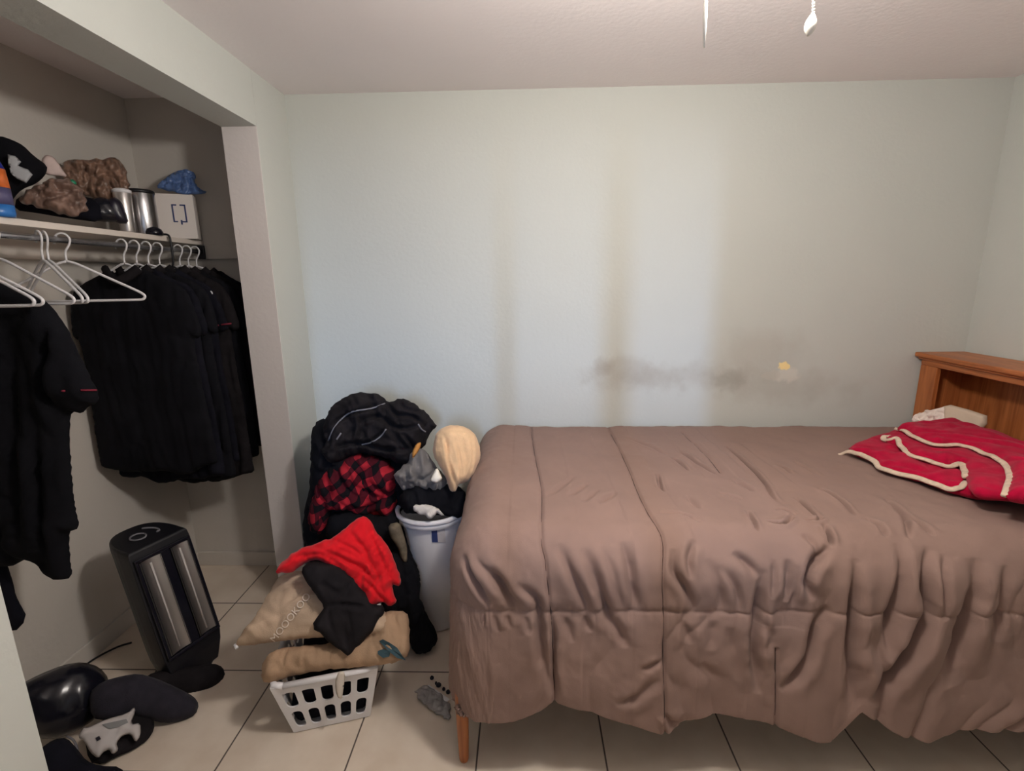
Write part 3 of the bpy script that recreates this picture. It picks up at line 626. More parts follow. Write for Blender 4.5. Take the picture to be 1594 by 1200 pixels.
# ------------------------------------------------------------------ laundry basket
e1 = nrm((.96, .27, 0)); e2 = A(-e1[1], e1[0], 0); BT = .24
fc = (hit(425, 1065, 2, BT)+hit(585, 1045, 2, BT))/2; WT = .35; LT = .48; TP = .045
bk = thing('laundry_basket', 'white plastic laundry basket with slotted sides on the floor', 'basket', tuple(fc*A(1, 1, 0)+e2*.24))
def bp(x, y, z):   # x across from centre, y inward from front, at height z, with taper
    s = 1-z/BT; xx = x*(1-TP*2*s/WT); yy = TP*s+(LT-2*TP*s)*(y/LT); q = fc+e1*xx+e2*yy; q[2] = z; return q
def side(p0, p1, nslot, name):
    """one slotted side; p0,p1 = plan corners (x,y) at the rim"""
    L = math.hypot(p1[0]-p0[0], p1[1]-p0[1]); Rr = [A(0, .004), A(L, .004), A(L, BT), A(0, BT)]; holes = []
    for j, (za, zb) in enumerate(((.028, .108), (.132, .205))):
        for i in range(nslot):
            w_ = L/nslot; a = .014+(L-.028)/nslot*i; b = a+(L-.028)/nslot; a += .011; b -= .011; r = .016
            hh = []
            for cx_, cz_, t0 in ((b-r, zb-r*.3, 0), (a+r, zb-r*.3, 90), (a+r, za+r, 180), (b-r, za+r, 270)):
                for k in range(4):
                    tt = math.radians(t0+k*30); rz = r*.3 if cz_ > (za+zb)/2 and j == 1 else r
                    hh.append(A(cx_+r*math.cos(tt), (zb-rz if t0 < 180 else za+r)+rz*math.sin(tt)))
            holes.append(np.array(hh))
    dn = []
    for i in range(4):
        a, b = Rr[i], Rr[(i+1) % 4]; k = max(1, int(np.hypot(*(b-a))/.03))
        dn += [a+(b-a)*j/k for j in range(k)]
    pts = list(dn); ed = [(i, (i+1) % len(dn)) for i in range(len(dn))]
    for h in holes:
        k = len(pts); pts += list(h); ed += [(k+i, k+(i+1) % len(h)) for i in range(len(h))]
    r = delaunay_2d_cdt([Vector(p) for p in pts], ed, [], 0, 1e-7); Q = np.array([tuple(v) for v in r[0]]); Fz = r[2]
    cen = np.array([Q[list(f)].mean(0) for f in Fz]); ok = np.ones(len(cen), bool)
    for h in holes: ok &= ~inside(cen, h)
    V = []
    for s_, z_ in Q:
        t = s_/L; V.append(bp(p0[0]+(p1[0]-p0[0])*t, p0[1]+(p1[1]-p0[1])*t, z_))
    o = mk(name, V, [f for f, k in zip(Fz, ok) if k], MT['white'], bk, smooth=False)
    m_ = o.modifiers.new('thick', 'SOLIDIFY'); m_.thickness = .005; m_.offset = 0
w2 = WT/2
side((-w2, 0), (w2, 0), 5, 'slotted_side'); side((w2, 0), (w2, LT), 7, 'slotted_side'); side((w2, LT), (-w2, LT), 5, 'slotted_side'); side((-w2, LT), (-w2, 0), 7, 'slotted_side')
mb = MB(); rim = [bp(x, y, BT) for x, y in ((-w2+.04, 0), (w2-.04, 0), (w2-.01, .01), (w2, .04), (w2, LT-.04), (w2-.01, LT-.01), (w2-.04, LT), (-w2+.04, LT), (-w2+.01, LT-.01), (-w2, LT-.04), (-w2, .04), (-w2+.01, .01), (-w2+.04, 0))]
mb.tube(np.array(rim), .012, 10, flat=.8); mb.build('rim', MT['white'], bk, smooth=True)
V = [bp(x, y, .006) for x, y in ((-w2, 0), (w2, 0), (w2, LT), (-w2, LT))]; mb = MB().add(V+[v+A(0, 0, .006) for v in V], [(3, 2, 1, 0), (4, 5, 6, 7), (0, 1, 5, 4), (1, 2, 6, 5), (2, 3, 7, 6), (3, 0, 4, 7)]); mb.build('bottom', MT['white'], bk)
# clothes inside the basket
q = [bp(x, y, .10) for x, y in ((-w2+.02, .02), (w2-.02, .02), (w2-.02, LT-.02), (-w2+.02, LT-.02))]
inflate('dark_clothes', q, tuple(np.mean(q, 0)), (0, 0, 1), .09, .08, MT['navy'], world=True, label='dark navy clothes seen through the slots of the white basket', cat='clothes', sp=.014, amp=.012, freq=(12, 12), seed=41, rim=.03, rnd=0)
# ------------------------------------------------------------------ tan bags on the basket
nb = nrm((.05, -.62, .78))
lo = inflate('tan_sack', [(406, 1062), (410, 1030), (424, 1012), (460, 1006), (520, 1000), (560, 975), (600, 952), (634, 950), (638, 985), (637, 1018), (622, 1030), (590, 1036), (540, 1040), (500, 1043), (455, 1052), (428, 1062)], (-.66, 1.50, .30), nb, .05, .05, MT['burlap2'],
        label='lower tan burlap sack with dark teal print lying in the basket', cat='sack', sp=.008, amp=.014, freq=(18, 9), seed=51, rim=.06, jag=.003, creases=[([(450, 1010), (445, 1050)], .006, .006), ([(500, 1004), (560, 1005), (600, 1000)], .008, .008), ([(560, 1000), (605, 990)], .012, .007)])
tp = inflate('tan_pillow', [(366, 1006), (372, 994), (392, 968), (420, 922), (432, 902), (452, 890), (480, 888), (520, 900), (560, 930), (598, 950), (606, 962), (602, 985), (570, 990), (520, 992), (470, 994), (420, 1000), (385, 1005)], (-.78, 1.56, .40), nb, .06, .05, MT['burlap'],
        label='upper tan pillow with pale faded lettering, corner hanging out left of the basket', cat='pillow', sp=.009, amp=.012, freq=(9, 13), seed=52, rim=.11, jag=.002, rnd=1)
tag(MB().tube([onp(366, 1003, (-.78, 1.56, .40), nb), onp(369, 1009, (-.78, 1.56, .40), nb)], .006, 8).build('corner_tag', MT['white'], tp, smooth=True), 'tiny white tag at the corner')
def lettering(txt, ob, p0, p1, hpx, m, name, slant=0.):
    """printed letters, laid on a curved surface"""
    cu = bpy.data.curves.new('lettering', 'FONT'); cu.body = txt; cu.size = 1; to = bpy.data.objects.new('tmp', cu); COL.objects.link(to)
    dg = bpy.context.evaluated_depsgraph_get(); me = bpy.data.meshes.new_from_object(to.evaluated_get(dg)); bpy.data.objects.remove(to)
    V = np.array([tuple(v.co) for v in me.vertices]); Fc = [tuple(p.vertices) for p in me.polygons]; bpy.data.meshes.remove(me)
    x = (V[:, 0]-V[:, 0].min())/(V[:, 0].max()-V[:, 0].min()); y = V[:, 1]
    a, b = A(*p0), A(*p1); d = b-a; nn = nrm((d[1], -d[0])); nn = nn if nn[1] < 0 else -nn
    Q = [a+d*t+nn*hpx*s+nrm(d)*s*slant for t, s in zip(x, y)]
    c_ = onsurf(ob, *((a+b)/2), 0); o, n = c_, CAM-c_
    Vf = SURF[ob.name]; pj = project(Vf); W = []
    for u, v in Q:
        dd = ((pj-A(u, v))**2).sum(1); k = np.argsort(dd)[:4]; w = 1/(dd[k]+.5); dist = (np.linalg.norm(Vf[k]-CAM, axis=1)*w).sum()/w.sum()
        r_ = ray(u, v); r_ /= np.linalg.norm(r_); W.append(CAM+r_*(dist-.006))
    return mk(name, W, Fc, m, ob, smooth=False)
lettering('MOOOKOO', tp, (428, 1000), (484, 928), 15, MT['printl'], 'printed_lettering')
def spot(ob, px, m, name, lift=.006, parent=None, label=None):
    P = []
    Vf = SURF[ob.name]; pj = project(Vf)
    for u, v in px:
        dd = ((pj-A(u, v))**2).sum(1); k = np.argsort(dd)[:4]; w = 1/(dd[k]+.5); dist = (np.linalg.norm(Vf[k]-CAM, axis=1)*w).sum()/w.sum()
        r_ = ray(u, v); r_ /= np.linalg.norm(r_); P.append(CAM+r_*(dist-lift))
    c_ = np.mean(P, 0); o = mk(name, [c_]+P, [(0, i+1, (i+1) % len(P)+1) for i in range(len(P))], m, ob, smooth=False)
    if label: tag(o, label)
    return o
for px in ([(590, 998), (596, 995), (606, 1000), (618, 1008), (626, 1020), (632, 1028), (618, 1024), (608, 1016), (598, 1006)], [(588, 1013), (598, 1010), (608, 1014), (606, 1022), (596, 1024), (588, 1018)]): spot(lo, px, MT['teal'], 'printed_leaf', .012, label='dark teal printed shape')
cb = inflate('cardboard_flap', [(600, 962), (634, 948), (637, 985), (636, 1015), (612, 1000), (600, 985)], (-.50, 1.60, .32), nrm((.1, -.8, .5)), .006, .006, MT['burlap2'], label='tan sack end sticking up right of the black trousers', cat='sack', sp=.008, amp=.003, freq=(14, 14), seed=55)
inflate('paper_strip', [(527, 1044), (538, 1046), (535, 1070), (532, 1090), (524, 1084), (521, 1062)], tuple(fc+A(-.0, -.03, -.05)), nrm((.1, -.9, .2)), .004, .003, mat('cream_strip', srgb(206, 196, 184), .7), label='cream paper strip hanging over the front of the white basket', cat='strip', sp=.006)

# ------------------------------------------------------------------ clothes pile
def pile(name, px, Y, label, cat, m, Tf, Tb, tilt=.15, z0=None, **kw):
    n = nrm((.25, -math.cos(tilt), math.sin(tilt))); c = np.mean(px, 0); o = hit(c[0], c[1], 1, Y)
    return inflate(name, px, tuple(o), tuple(n), Tf, Tb, m, label=label, cat=cat, **kw)
pile('dark_coat', [(484, 668), (496, 652), (520, 660), (600, 700), (645, 700), (640, 780), (640, 860), (656, 905), (668, 960), (655, 1000), (600, 990), (540, 960), (490, 880), (476, 838), (474, 800), (486, 740)], 2.20, 'long dark coat under the pile, reaching down the left side to the floor', 'coat', MT['black'], .22, .18, .0, sp=.012, amp=.03, freq=(14, 6), seed=61, rim=.12, jag=.006)
jk = pile('black_jacket', [(503, 660), (512, 638), (532, 620), (556, 609), (576, 612), (594, 614), (602, 628), (622, 620), (640, 624), (656, 636), (672, 652), (680, 664), (668, 676), (664, 690), (652, 704), (640, 722), (622, 722), (600, 712), (570, 706), (545, 708), (520, 724), (506, 716), (498, 702), (508, 690), (504, 676)], 2.10, 'black jacket with grey piping on top of the clothes pile', 'jacket', MT['black2'], .11, .14, .35, sp=.007, amp=.030, freq=(17, 9), ang=.3, seed=62, rim=.07, jag=.006,
    creases=[([(514, 684), (530, 656), (570, 640), (602, 628)], .03, .010), ([(560, 662), (590, 650), (620, 668), (655, 664)], .03, .009), ([(602, 628), (618, 648), (640, 650), (664, 668)], .03, .009), ([(520, 698), (560, 690), (600, 700), (640, 700)], .03, .010), ([(566, 694), (592, 680), (602, 666)], .03, .008), ([(540, 640), (552, 664), (548, 690)], .02, .009), ([(625, 676), (640, 690), (650, 704)], .025, .008), ([(620, 625), (632, 640), (655, 645)], .02, .007)])
def piping(ob, px, m, name, r=.0035, lift=.004, label=None, n=5, **kw):
    P = []; Vf = SURF[ob.name]; pj = project(Vf)
    for u, v in smooth_line(px, n):
        dd = ((pj-A(u, v))**2).sum(1); k = np.argsort(dd)[:6]; w = 1/(dd[k]+2.); dist = (np.linalg.norm(Vf[k]-CAM, axis=1)*w).sum()/w.sum()
        r_ = ray(u, v); r_ /= np.linalg.norm(r_); P.append(CAM+r_*(dist-lift))
    P = np.array(P)
    for _ in range(2): P[1:-1] = (P[:-2]+2*P[1:-1]+P[2:])/4
    o = MB().tube(P, r, 8, **kw).build(name, m, ob, smooth=True)
    if label: tag(o, label)
    return o
for px in ([(511, 686), (520, 666), (534, 650), (550, 640), (578, 636), (599, 628)], [(563, 692), (580, 688), (594, 678), (601, 668)], [(651, 660), (656, 668), (662, 672)], [(524, 684), (531, 674)]): piping(jk, px, MT['pipe'], 'piping', label='grey reflective piping')
pl_ = pile('plaid_shirt', [(540, 707), (566, 706), (600, 715), (617, 732), (619, 760), (618, 790), (600, 806), (570, 800), (540, 792), (520, 790), (512, 815), (500, 832), (484, 824), (479, 800), (486, 776), (496, 745), (510, 724), (528, 722)], 2.02, 'red and black plaid flannel shirt below the black jacket in the pile', 'shirt', MT['plaid'], .09, .10, .15, sp=.007, amp=.028, freq=(16, 8), ang=.5, seed=63, rim=.06, jag=.006,
    creases=[([(545, 720), (555, 750), (600, 770)], .015, .01), ([(515, 740), (520, 790), (512, 820)], .015, .01), ([(560, 790), (600, 770), (617, 755)], .015, .01)])
pile('black_trousers', [(512, 800), (540, 792), (580, 800), (620, 790), (632, 815), (640, 850), (655, 880), (656, 910), (600, 900), (560, 860), (520, 850), (505, 830)], 1.97, 'black trousers between the plaid shirt and the red shirt', 'trousers', MT['black'], .09, .12, .3, sp=.011, amp=.014, freq=(9, 7), seed=64, rim=.07)
pile('camouflage_cloth', [(604, 816), (622, 812), (628, 830), (634, 852), (634, 876), (626, 874), (618, 850), (606, 834)], 1.86, 'small tan and grey cloth scrap right of the red shirt', 'cloth', mat('tan_grey_camo', srgb(98, 88, 72), .9, .3, 200, .55, 22), .02, .03, .3, sp=.007, amp=.006, freq=(14, 10), seed=65)
pile('black_hoodie', [(596, 870), (620, 858), (640, 872), (656, 902), (652, 930), (664, 955), (680, 985), (680, 1002), (668, 1014), (650, 1016), (637, 1008), (634, 950), (610, 958), (596, 950)], 1.84, 'black hoodie sleeve drooping to the floor right of the tan sacks', 'hoodie', MT['black'], .05, .10, .15, sp=.008, amp=.018, freq=(14, 7), seed=66, rim=.05, jag=.004)
pile('black_shorts', [(468, 886), (484, 872), (530, 880), (566, 915), (580, 940), (600, 942), (594, 962), (578, 985), (560, 1004), (543, 1023), (530, 1014), (512, 1000), (484, 974), (494, 960), (506, 944), (488, 922), (476, 904)], 1.52, 'black shorts draped over the tan pillow beneath the red shirt', 'shorts', MT['black2'], .035, .05, .55, sp=.008, amp=.014, freq=(14, 7), seed=67, rim=.04, jag=.003, creases=[([(506, 944), (540, 940), (575, 945)], .014, .008), ([(500, 905), (530, 925)], .01, .01)])
pile('red_shirt', [(427, 892), (434, 880), (448, 866), (466, 854), (490, 846), (520, 836), (540, 820), (556, 808), (568, 803), (578, 812), (584, 826), (598, 842), (606, 856), (616, 878), (625, 900), (622, 912), (609, 910), (614, 926), (619, 936), (606, 945), (598, 936), (586, 942), (572, 949), (566, 936), (556, 918), (540, 898), (522, 886), (500, 874), (486, 872), (470, 878), (456, 890), (444, 892)], 1.62, 'bright red shirt crumpled over the pile beside the closet jamb', 'shirt', MT['red'], .05, .06, .55, sp=.006, amp=.015, freq=(20, 6), ang=-.6, seed=68, rim=.035, jag=.003,
    creases=[([(490, 850), (530, 868), (570, 888), (600, 930)], .016, .008), ([(545, 825), (570, 860), (590, 900), (600, 930)], .014, .008), ([(570, 820), (590, 860), (610, 905)], .012, .007), ([(455, 870), (500, 862), (540, 885)], .012, .007), ([(520, 840), (560, 860), (585, 890)], .010, .006), ([(570, 900), (590, 925), (604, 940)], .016, .006)])

# ------------------------------------------------------------------ hamper
hc = (-.43, 2.06)
hm = thing('laundry_hamper', 'tall white plastic laundry hamper standing between the pile and the bed', 'hamper', (hc[0], hc[1], 0))
HZ = .58; RB, RTp = .108, .155
mb = MB().lathe([(RB-.01, .002), (RB, .01), (RTp-.012, HZ-.05), (RTp-.010, HZ-.03)], (hc[0], hc[1], 0), 48, cap=False); ob = mb.build('tub', MT['white'], hm, smooth=True); s_ = ob.modifiers.new('thick', 'SOLIDIFY'); s_.thickness = .004
MB().lathe([(.001, .004), (RB-.01, .003)], (hc[0], hc[1], 0), 48, cap=False).build('tub_bottom', MT['white'], hm)
mb = MB(); mb.tube([(hc[0]+RTp*math.cos(t), hc[1]+RTp*math.sin(t), HZ-.008) for t in np.linspace(0, 2*math.pi, 49)], .011, 8, flat=1.1); mb.build('rim', MT['white'], hm, smooth=True)
mb = MB().lathe([(RTp-.009, HZ-.045), (RTp+.004, HZ-.04), (RTp+.004, HZ-.012)], (hc[0], hc[1], 0), 48, cap=False); ob = mb.build('collar', MT['white'], hm, smooth=True); s_ = ob.modifiers.new('thick', 'SOLIDIFY'); s_.thickness = .003
def onhamper(u, v, lift=.001):
    """photo position to the tapered wall of the hamper"""
    d = ray(u, v); d /= np.linalg.norm(d); best = None
    for t in np.linspace(1.2, 3.2, 2000):
        p = CAM+d*t; r = RB+(RTp-.012-RB)*np.clip((p[2]-.01)/(HZ-.06), 0, 1)+.002
        if math.hypot(p[0]-hc[0], p[1]-hc[1]) < r+lift: return p
    return p
for (x0_, x1_), mm, nm in (((671, 680), MT['blue'], 'blue_sticker'), ((680, 692), mat('pale_label', srgb(196, 190, 190), .5), 'pale_sticker')):
    V = [onhamper(x0_+(x1_-x0_)*i/3+(j-0)*.6, 820+24*j/3, .003) for j in range(4) for i in range(4)]
    o = mk(nm, V, [(j*4+i, j*4+i+1, j*4+i+5, j*4+i+4) for j in range(3) for i in range(3)], mm, hm, smooth=True); tag(o, nm.replace('_', ' ')+' on the tub')
# contents of the hamper
pile('black_tshirt', [(620, 778), (630, 760), (650, 752), (690, 752), (715, 755), (726, 768), (724, 790), (718, 808), (690, 802), (660, 798), (636, 800), (624, 792)], 1.98, 'black tee shirt filling the mouth of the white hamper', 'shirt', MT['black'], .08, .14, .5, sp=.008, amp=.02, freq=(14, 10), seed=71, rim=.05, jag=.004)
spx = pile('grey_shirt', [(612, 738), (622, 728), (634, 720), (640, 704), (652, 696), (664, 704), (676, 722), (690, 738), (697, 752), (690, 764), (672, 768), (655, 762), (640, 764), (626, 762), (620, 750)], 2.00, 'crumpled grey shirt heaped on the hamper left of the cream towel', 'shirt', MT['grey'], .09, .08, .4, sp=.006, amp=.034, freq=(24, 14), seed=72, rim=.05, jag=.006)
pile('white_paper', [(670, 745), (680, 726), (686, 738), (689, 746), (680, 752), (672, 750)], 1.89, 'small crumpled white tissue on the grey shirt', 'tissue', MT['ivory'], .01, .01, .4, sp=.005, amp=.004, freq=(30, 20), seed=73)
pile('orange_cloth', [(641, 704), (648, 690), (656, 688), (654, 698), (646, 710), (642, 714)], 1.93, 'small orange strap between the black jacket and the grey shirt', 'strap', mat('orange_cloth', srgb(186, 128, 60), .8), .012, .01, .3, sp=.005)
pile('white_rag', [(638, 788), (655, 783), (672, 786), (684, 793), (691, 803), (679, 799), (673, 808), (660, 803), (646, 797)], 1.90, 'white folded rag hanging over the front rim of the hamper', 'rag', mat('white_cotton', srgb(214, 208, 200), .9, .3, 200), .02, .015, .6, sp=.005, amp=.010, freq=(30, 18), seed=74, rnd=0, jag=.004)
pile('cream_towel', [(674, 694), (678, 676), (690, 664), (708, 661), (724, 664), (738, 674), (746, 690), (748, 708), (744, 722), (738, 738), (730, 748), (722, 752), (714, 754), (709, 764), (702, 766), (697, 754), (691, 738), (680, 720), (674, 708)], 1.99, 'cream terry towel draped over the hamper beside the bed corner', 'towel', MT['cream'], .085, .05, .3, sp=.006, amp=.009, freq=(20, 4), seed=75, rim=.05, jag=.002,
    creases=[([(692, 680), (694, 710), (703, 740), (710, 760)], .016, .006), ([(708, 690), (714, 725), (714, 752)], .008, .006), ([(730, 680), (732, 715), (722, 748)], .008, .006)])

# ------------------------------------------------------------------ scraps on the floor by the bed
pc = mat('clear_wrap', srgb(190, 186, 186), .25, .5, 40, .12, 30, trans=.55)
floorthing('plastic_wrap', [(646, 1074), (664, 1066), (684, 1080), (700, 1096), (700, 1124), (682, 1112), (666, 1100), (650, 1086)], .004, 'crumpled clear plastic wrapper on the tile beside the bed foot', 'wrapper', pc, .010, .002, 1.4, sp=.004, amp=.008, freq=(45, 45), seed=81, jag=.006, rnd=0)
tag(MB().tube([hit(663, 1069, 2, .016), hit(696, 1092, 2, .016)], .014, 4, flat=.25).build('paper_label', MT['white']), 'white paper strip on the plastic wrapper by the bed foot', 'paper')
for k, (u, v) in enumerate(((672, 1056), (678, 1062), (684, 1067), (690, 1071), (697, 1078))):
    p = hit(u, v, 2, .008)+A(.004*math.sin(k*2.3), .004*math.cos(k*3.1), 0); q_ = (.7, .45, .9, .55, .75)[k]; tag(MB().lathe([(.004*q_, .001), (.011*q_, .004), (.012*q_, .009), (.006*q_, .015), (.001, .016*q_+.001)], (p[0], p[1], 0), 10).build('dark_crumb', MT['dgrey'], smooth=True),
        'dark small lump in the row beside the paper strip, ' + ['farthest from the bed', 'second from the far end', 'middle one', 'second nearest the bed', 'nearest the comforter'][k], 'crumb', 'dark lumps by the bed foot')

# ------------------------------------------------------------------ bed
bed = thing('bed', 'oak bed with a bookcase headboard against the right wall', 'bed', (1.0, 1.9, 0))
XH0, XH1, YH0, YH1, ZHB = 1.985, 2.195, 1.22, 2.485, 1.20
hbd = MB().box((XH0-.0, YH0, ZHB-.062), (XH1, YH1, ZHB-.024)).build('headboard', MT['oak'], bed, bevel=.003)
MB().box((XH0-.028, YH0-.02, ZHB-.022), (XH1+.006, YH1+.015, ZHB)).box((XH0-.014, YH0-.01, ZHB-.034), (XH1, YH1+.008, ZHB-.022)).build('top_board', MT['oak'], hbd, bevel=.006)
for ya, yb in ((YH1-.10, YH1), (YH0, YH0+.10)): MB().box((XH0, ya, 0), (XH0+.022, yb, ZHB-.062)).build('stile', MT['oakz'], hbd, bevel=.003)
for ya, yb in ((YH1-.02, YH1), (YH0, YH0+.02)): MB().box((XH0+.023, ya, 0), (XH1, yb, ZHB-.063)).build('side_panel', MT['oakz'], hbd, bevel=.002)
MB().box((XH1-.012, YH0+.021, .3), (XH1-.002, YH1-.021, ZHB-.063)).build('back_panel', MT['oakz'], hbd)
MB().box((XH0+.003, YH0+.021, .70), (XH1-.013, YH1-.021, .72)).build('shelf_board', MT['oak'], hbd)
MB().box((XH0, YH0+.1, .3), (XH0+.02, YH1-.1, .72)).build('lower_panel', MT['oak'], hbd)
lg_ = hit(722, 1187, 2, 0)
for (x, y) in ((lg_[0], lg_[1]+.01), (lg_[0], 2.43)):
    V = []; mb = MB().lathe([(.013, 0), (.016, .01), (.019, .10), (.023, .28), (.024, .36)], (x, y, 0), 20); tag(mb.build('leg', MT['oakz'], bed, smooth=True), 'orange varnished turned leg')
MB().box((lg_[0]+.02, lg_[1]+.0, .30), (XH0-.002, lg_[1]+.025, .42)).box((lg_[0]+.02, 2.42, .30), (XH0-.002, 2.445, .42)).box((lg_[0]-.01, lg_[1]+.025, .30), (lg_[0]+.02, 2.42, .42)).build('side_rail', MT['oak'], bed, bevel=.003)
MB().box((lg_[0]+.03, lg_[1]+.08, .42), (XH0-.005, 2.42, .74)).build('mattress', MT['whitep'], bed, bevel=.04)

# comforter: flat cloth coordinates (a along the bed, b across), laid over the mattress block
X0, Y0, X1, Y1, ZT, RR = -.105, 1.43, 1.965, 2.492, .832, .14
hem_px = [(693, 1125), (700, 1132), (722, 1137), (760, 1135), (800, 1130), (840, 1114), (862, 1099), (880, 1104), (930, 1117), (965, 1128), (1000, 1138), (1030, 1150), (1045, 1148), (1060, 1130), (1120, 1120), (1180, 1128), (1215, 1138), (1260, 1154), (1300, 1166), (1320, 1145), (1345, 1113), (1370, 1128), (1410, 1152), (1450, 1160), (1500, 1148), (1540, 1146), (1600, 1146), (1800, 1150)]
HEM = np.array([hit(u, v, 1, 1.255) for u, v in hem_px])
def base(a, b):
    qx = np.maximum(a, X0); qy = np.maximum(b, Y0); dx = X0-np.minimum(a, X0); dy = Y0-np.minimum(b, Y0)
    p = 7.; d = (dx**p+dy**p)**(1/p)+1e-9; L = np.hypot(dx, dy)+1e-9; nx, ny = -dx/L, -dy/L
    arc = RR*math.pi/2; t = np.clip(d/arc, 0, 1)*math.pi/2
    h = RR*np.sin(t); z = ZT-RR*(1-np.cos(t))
    hemz = np.interp(qx, HEM[:, 0], HEM[:, 2]); hemz = np.where(dx > dy, .24, hemz)
    full = ZT-RR-hemz; s = np.clip((d-arc)/(SK-arc), 0, 1); z = z-s*full
    zz = z
    # puffed upper band, pulled in at the quilting line, flaring below
    up_ = np.clip((ZT-RR-zz)/(ZT-RR-.61), 0, 1); lw = np.clip((.61-zz)/.4, 0, 1)
    h = h+np.where(d > arc, -.003*np.exp(-((zz-.612)/.02)**2)+.02*np.sin(lw*math.pi*.6)*(zz < .61), 0)
    edge = np.clip((b-2.43)/.06, 0, 1)
    zt = z-.018*edge**2
    zt = zt+np.where(d < arc, .018*np.clip((.1-a)/.4, 0, 1)-.012*np.clip((a-.9)/1.0, 0, 1), 0)*np.clip(1-d/arc, 0, 1)
    return np.stack([qx+nx*h, qy+ny*h, zt], -1)
SK = RR*math.pi/2+.50
na, nbb = 720, 400
aa = np.linspace(X0-SK, X1, na); bb = np.concatenate([np.linspace(Y0-SK, Y0, 220, endpoint=False), np.linspace(Y0, Y1, nbb-220)])
GA, GB = np.meshgrid(aa, bb, indexing='ij'); Pb = base(GA, GB)
flat = np.stack([GA, GB], -1).reshape(-1, 2); PJ = project(Pb.reshape(-1, 3))
vis = (flat[:, 0] >= X0-.16)
PJv = PJ[vis]; FLv = flat[vis]
def tof(px):
    out = []
    for u, v in px:
        i = np.argmin(((PJv-A(u, v))**2).sum(1)); out.append(FLv[i])
    return np.array(out)
Sx = [  # quilting seams
 [(826, 657), (832, 700), (843, 760), (843, 830), (850, 880), (857, 960), (862, 1040), (864, 1096)],
 [(945, 665), (975, 720), (1000, 780), (1022, 815), (1032, 845), (1033, 900), (1033, 960), (1034, 1040), (1036, 1143)],
 [(1062, 672), (1100, 708), (1122, 735)],
 [(1133, 696), (1160, 720), (1189, 750)],
 [(1208, 1010), (1207, 1130)],
]
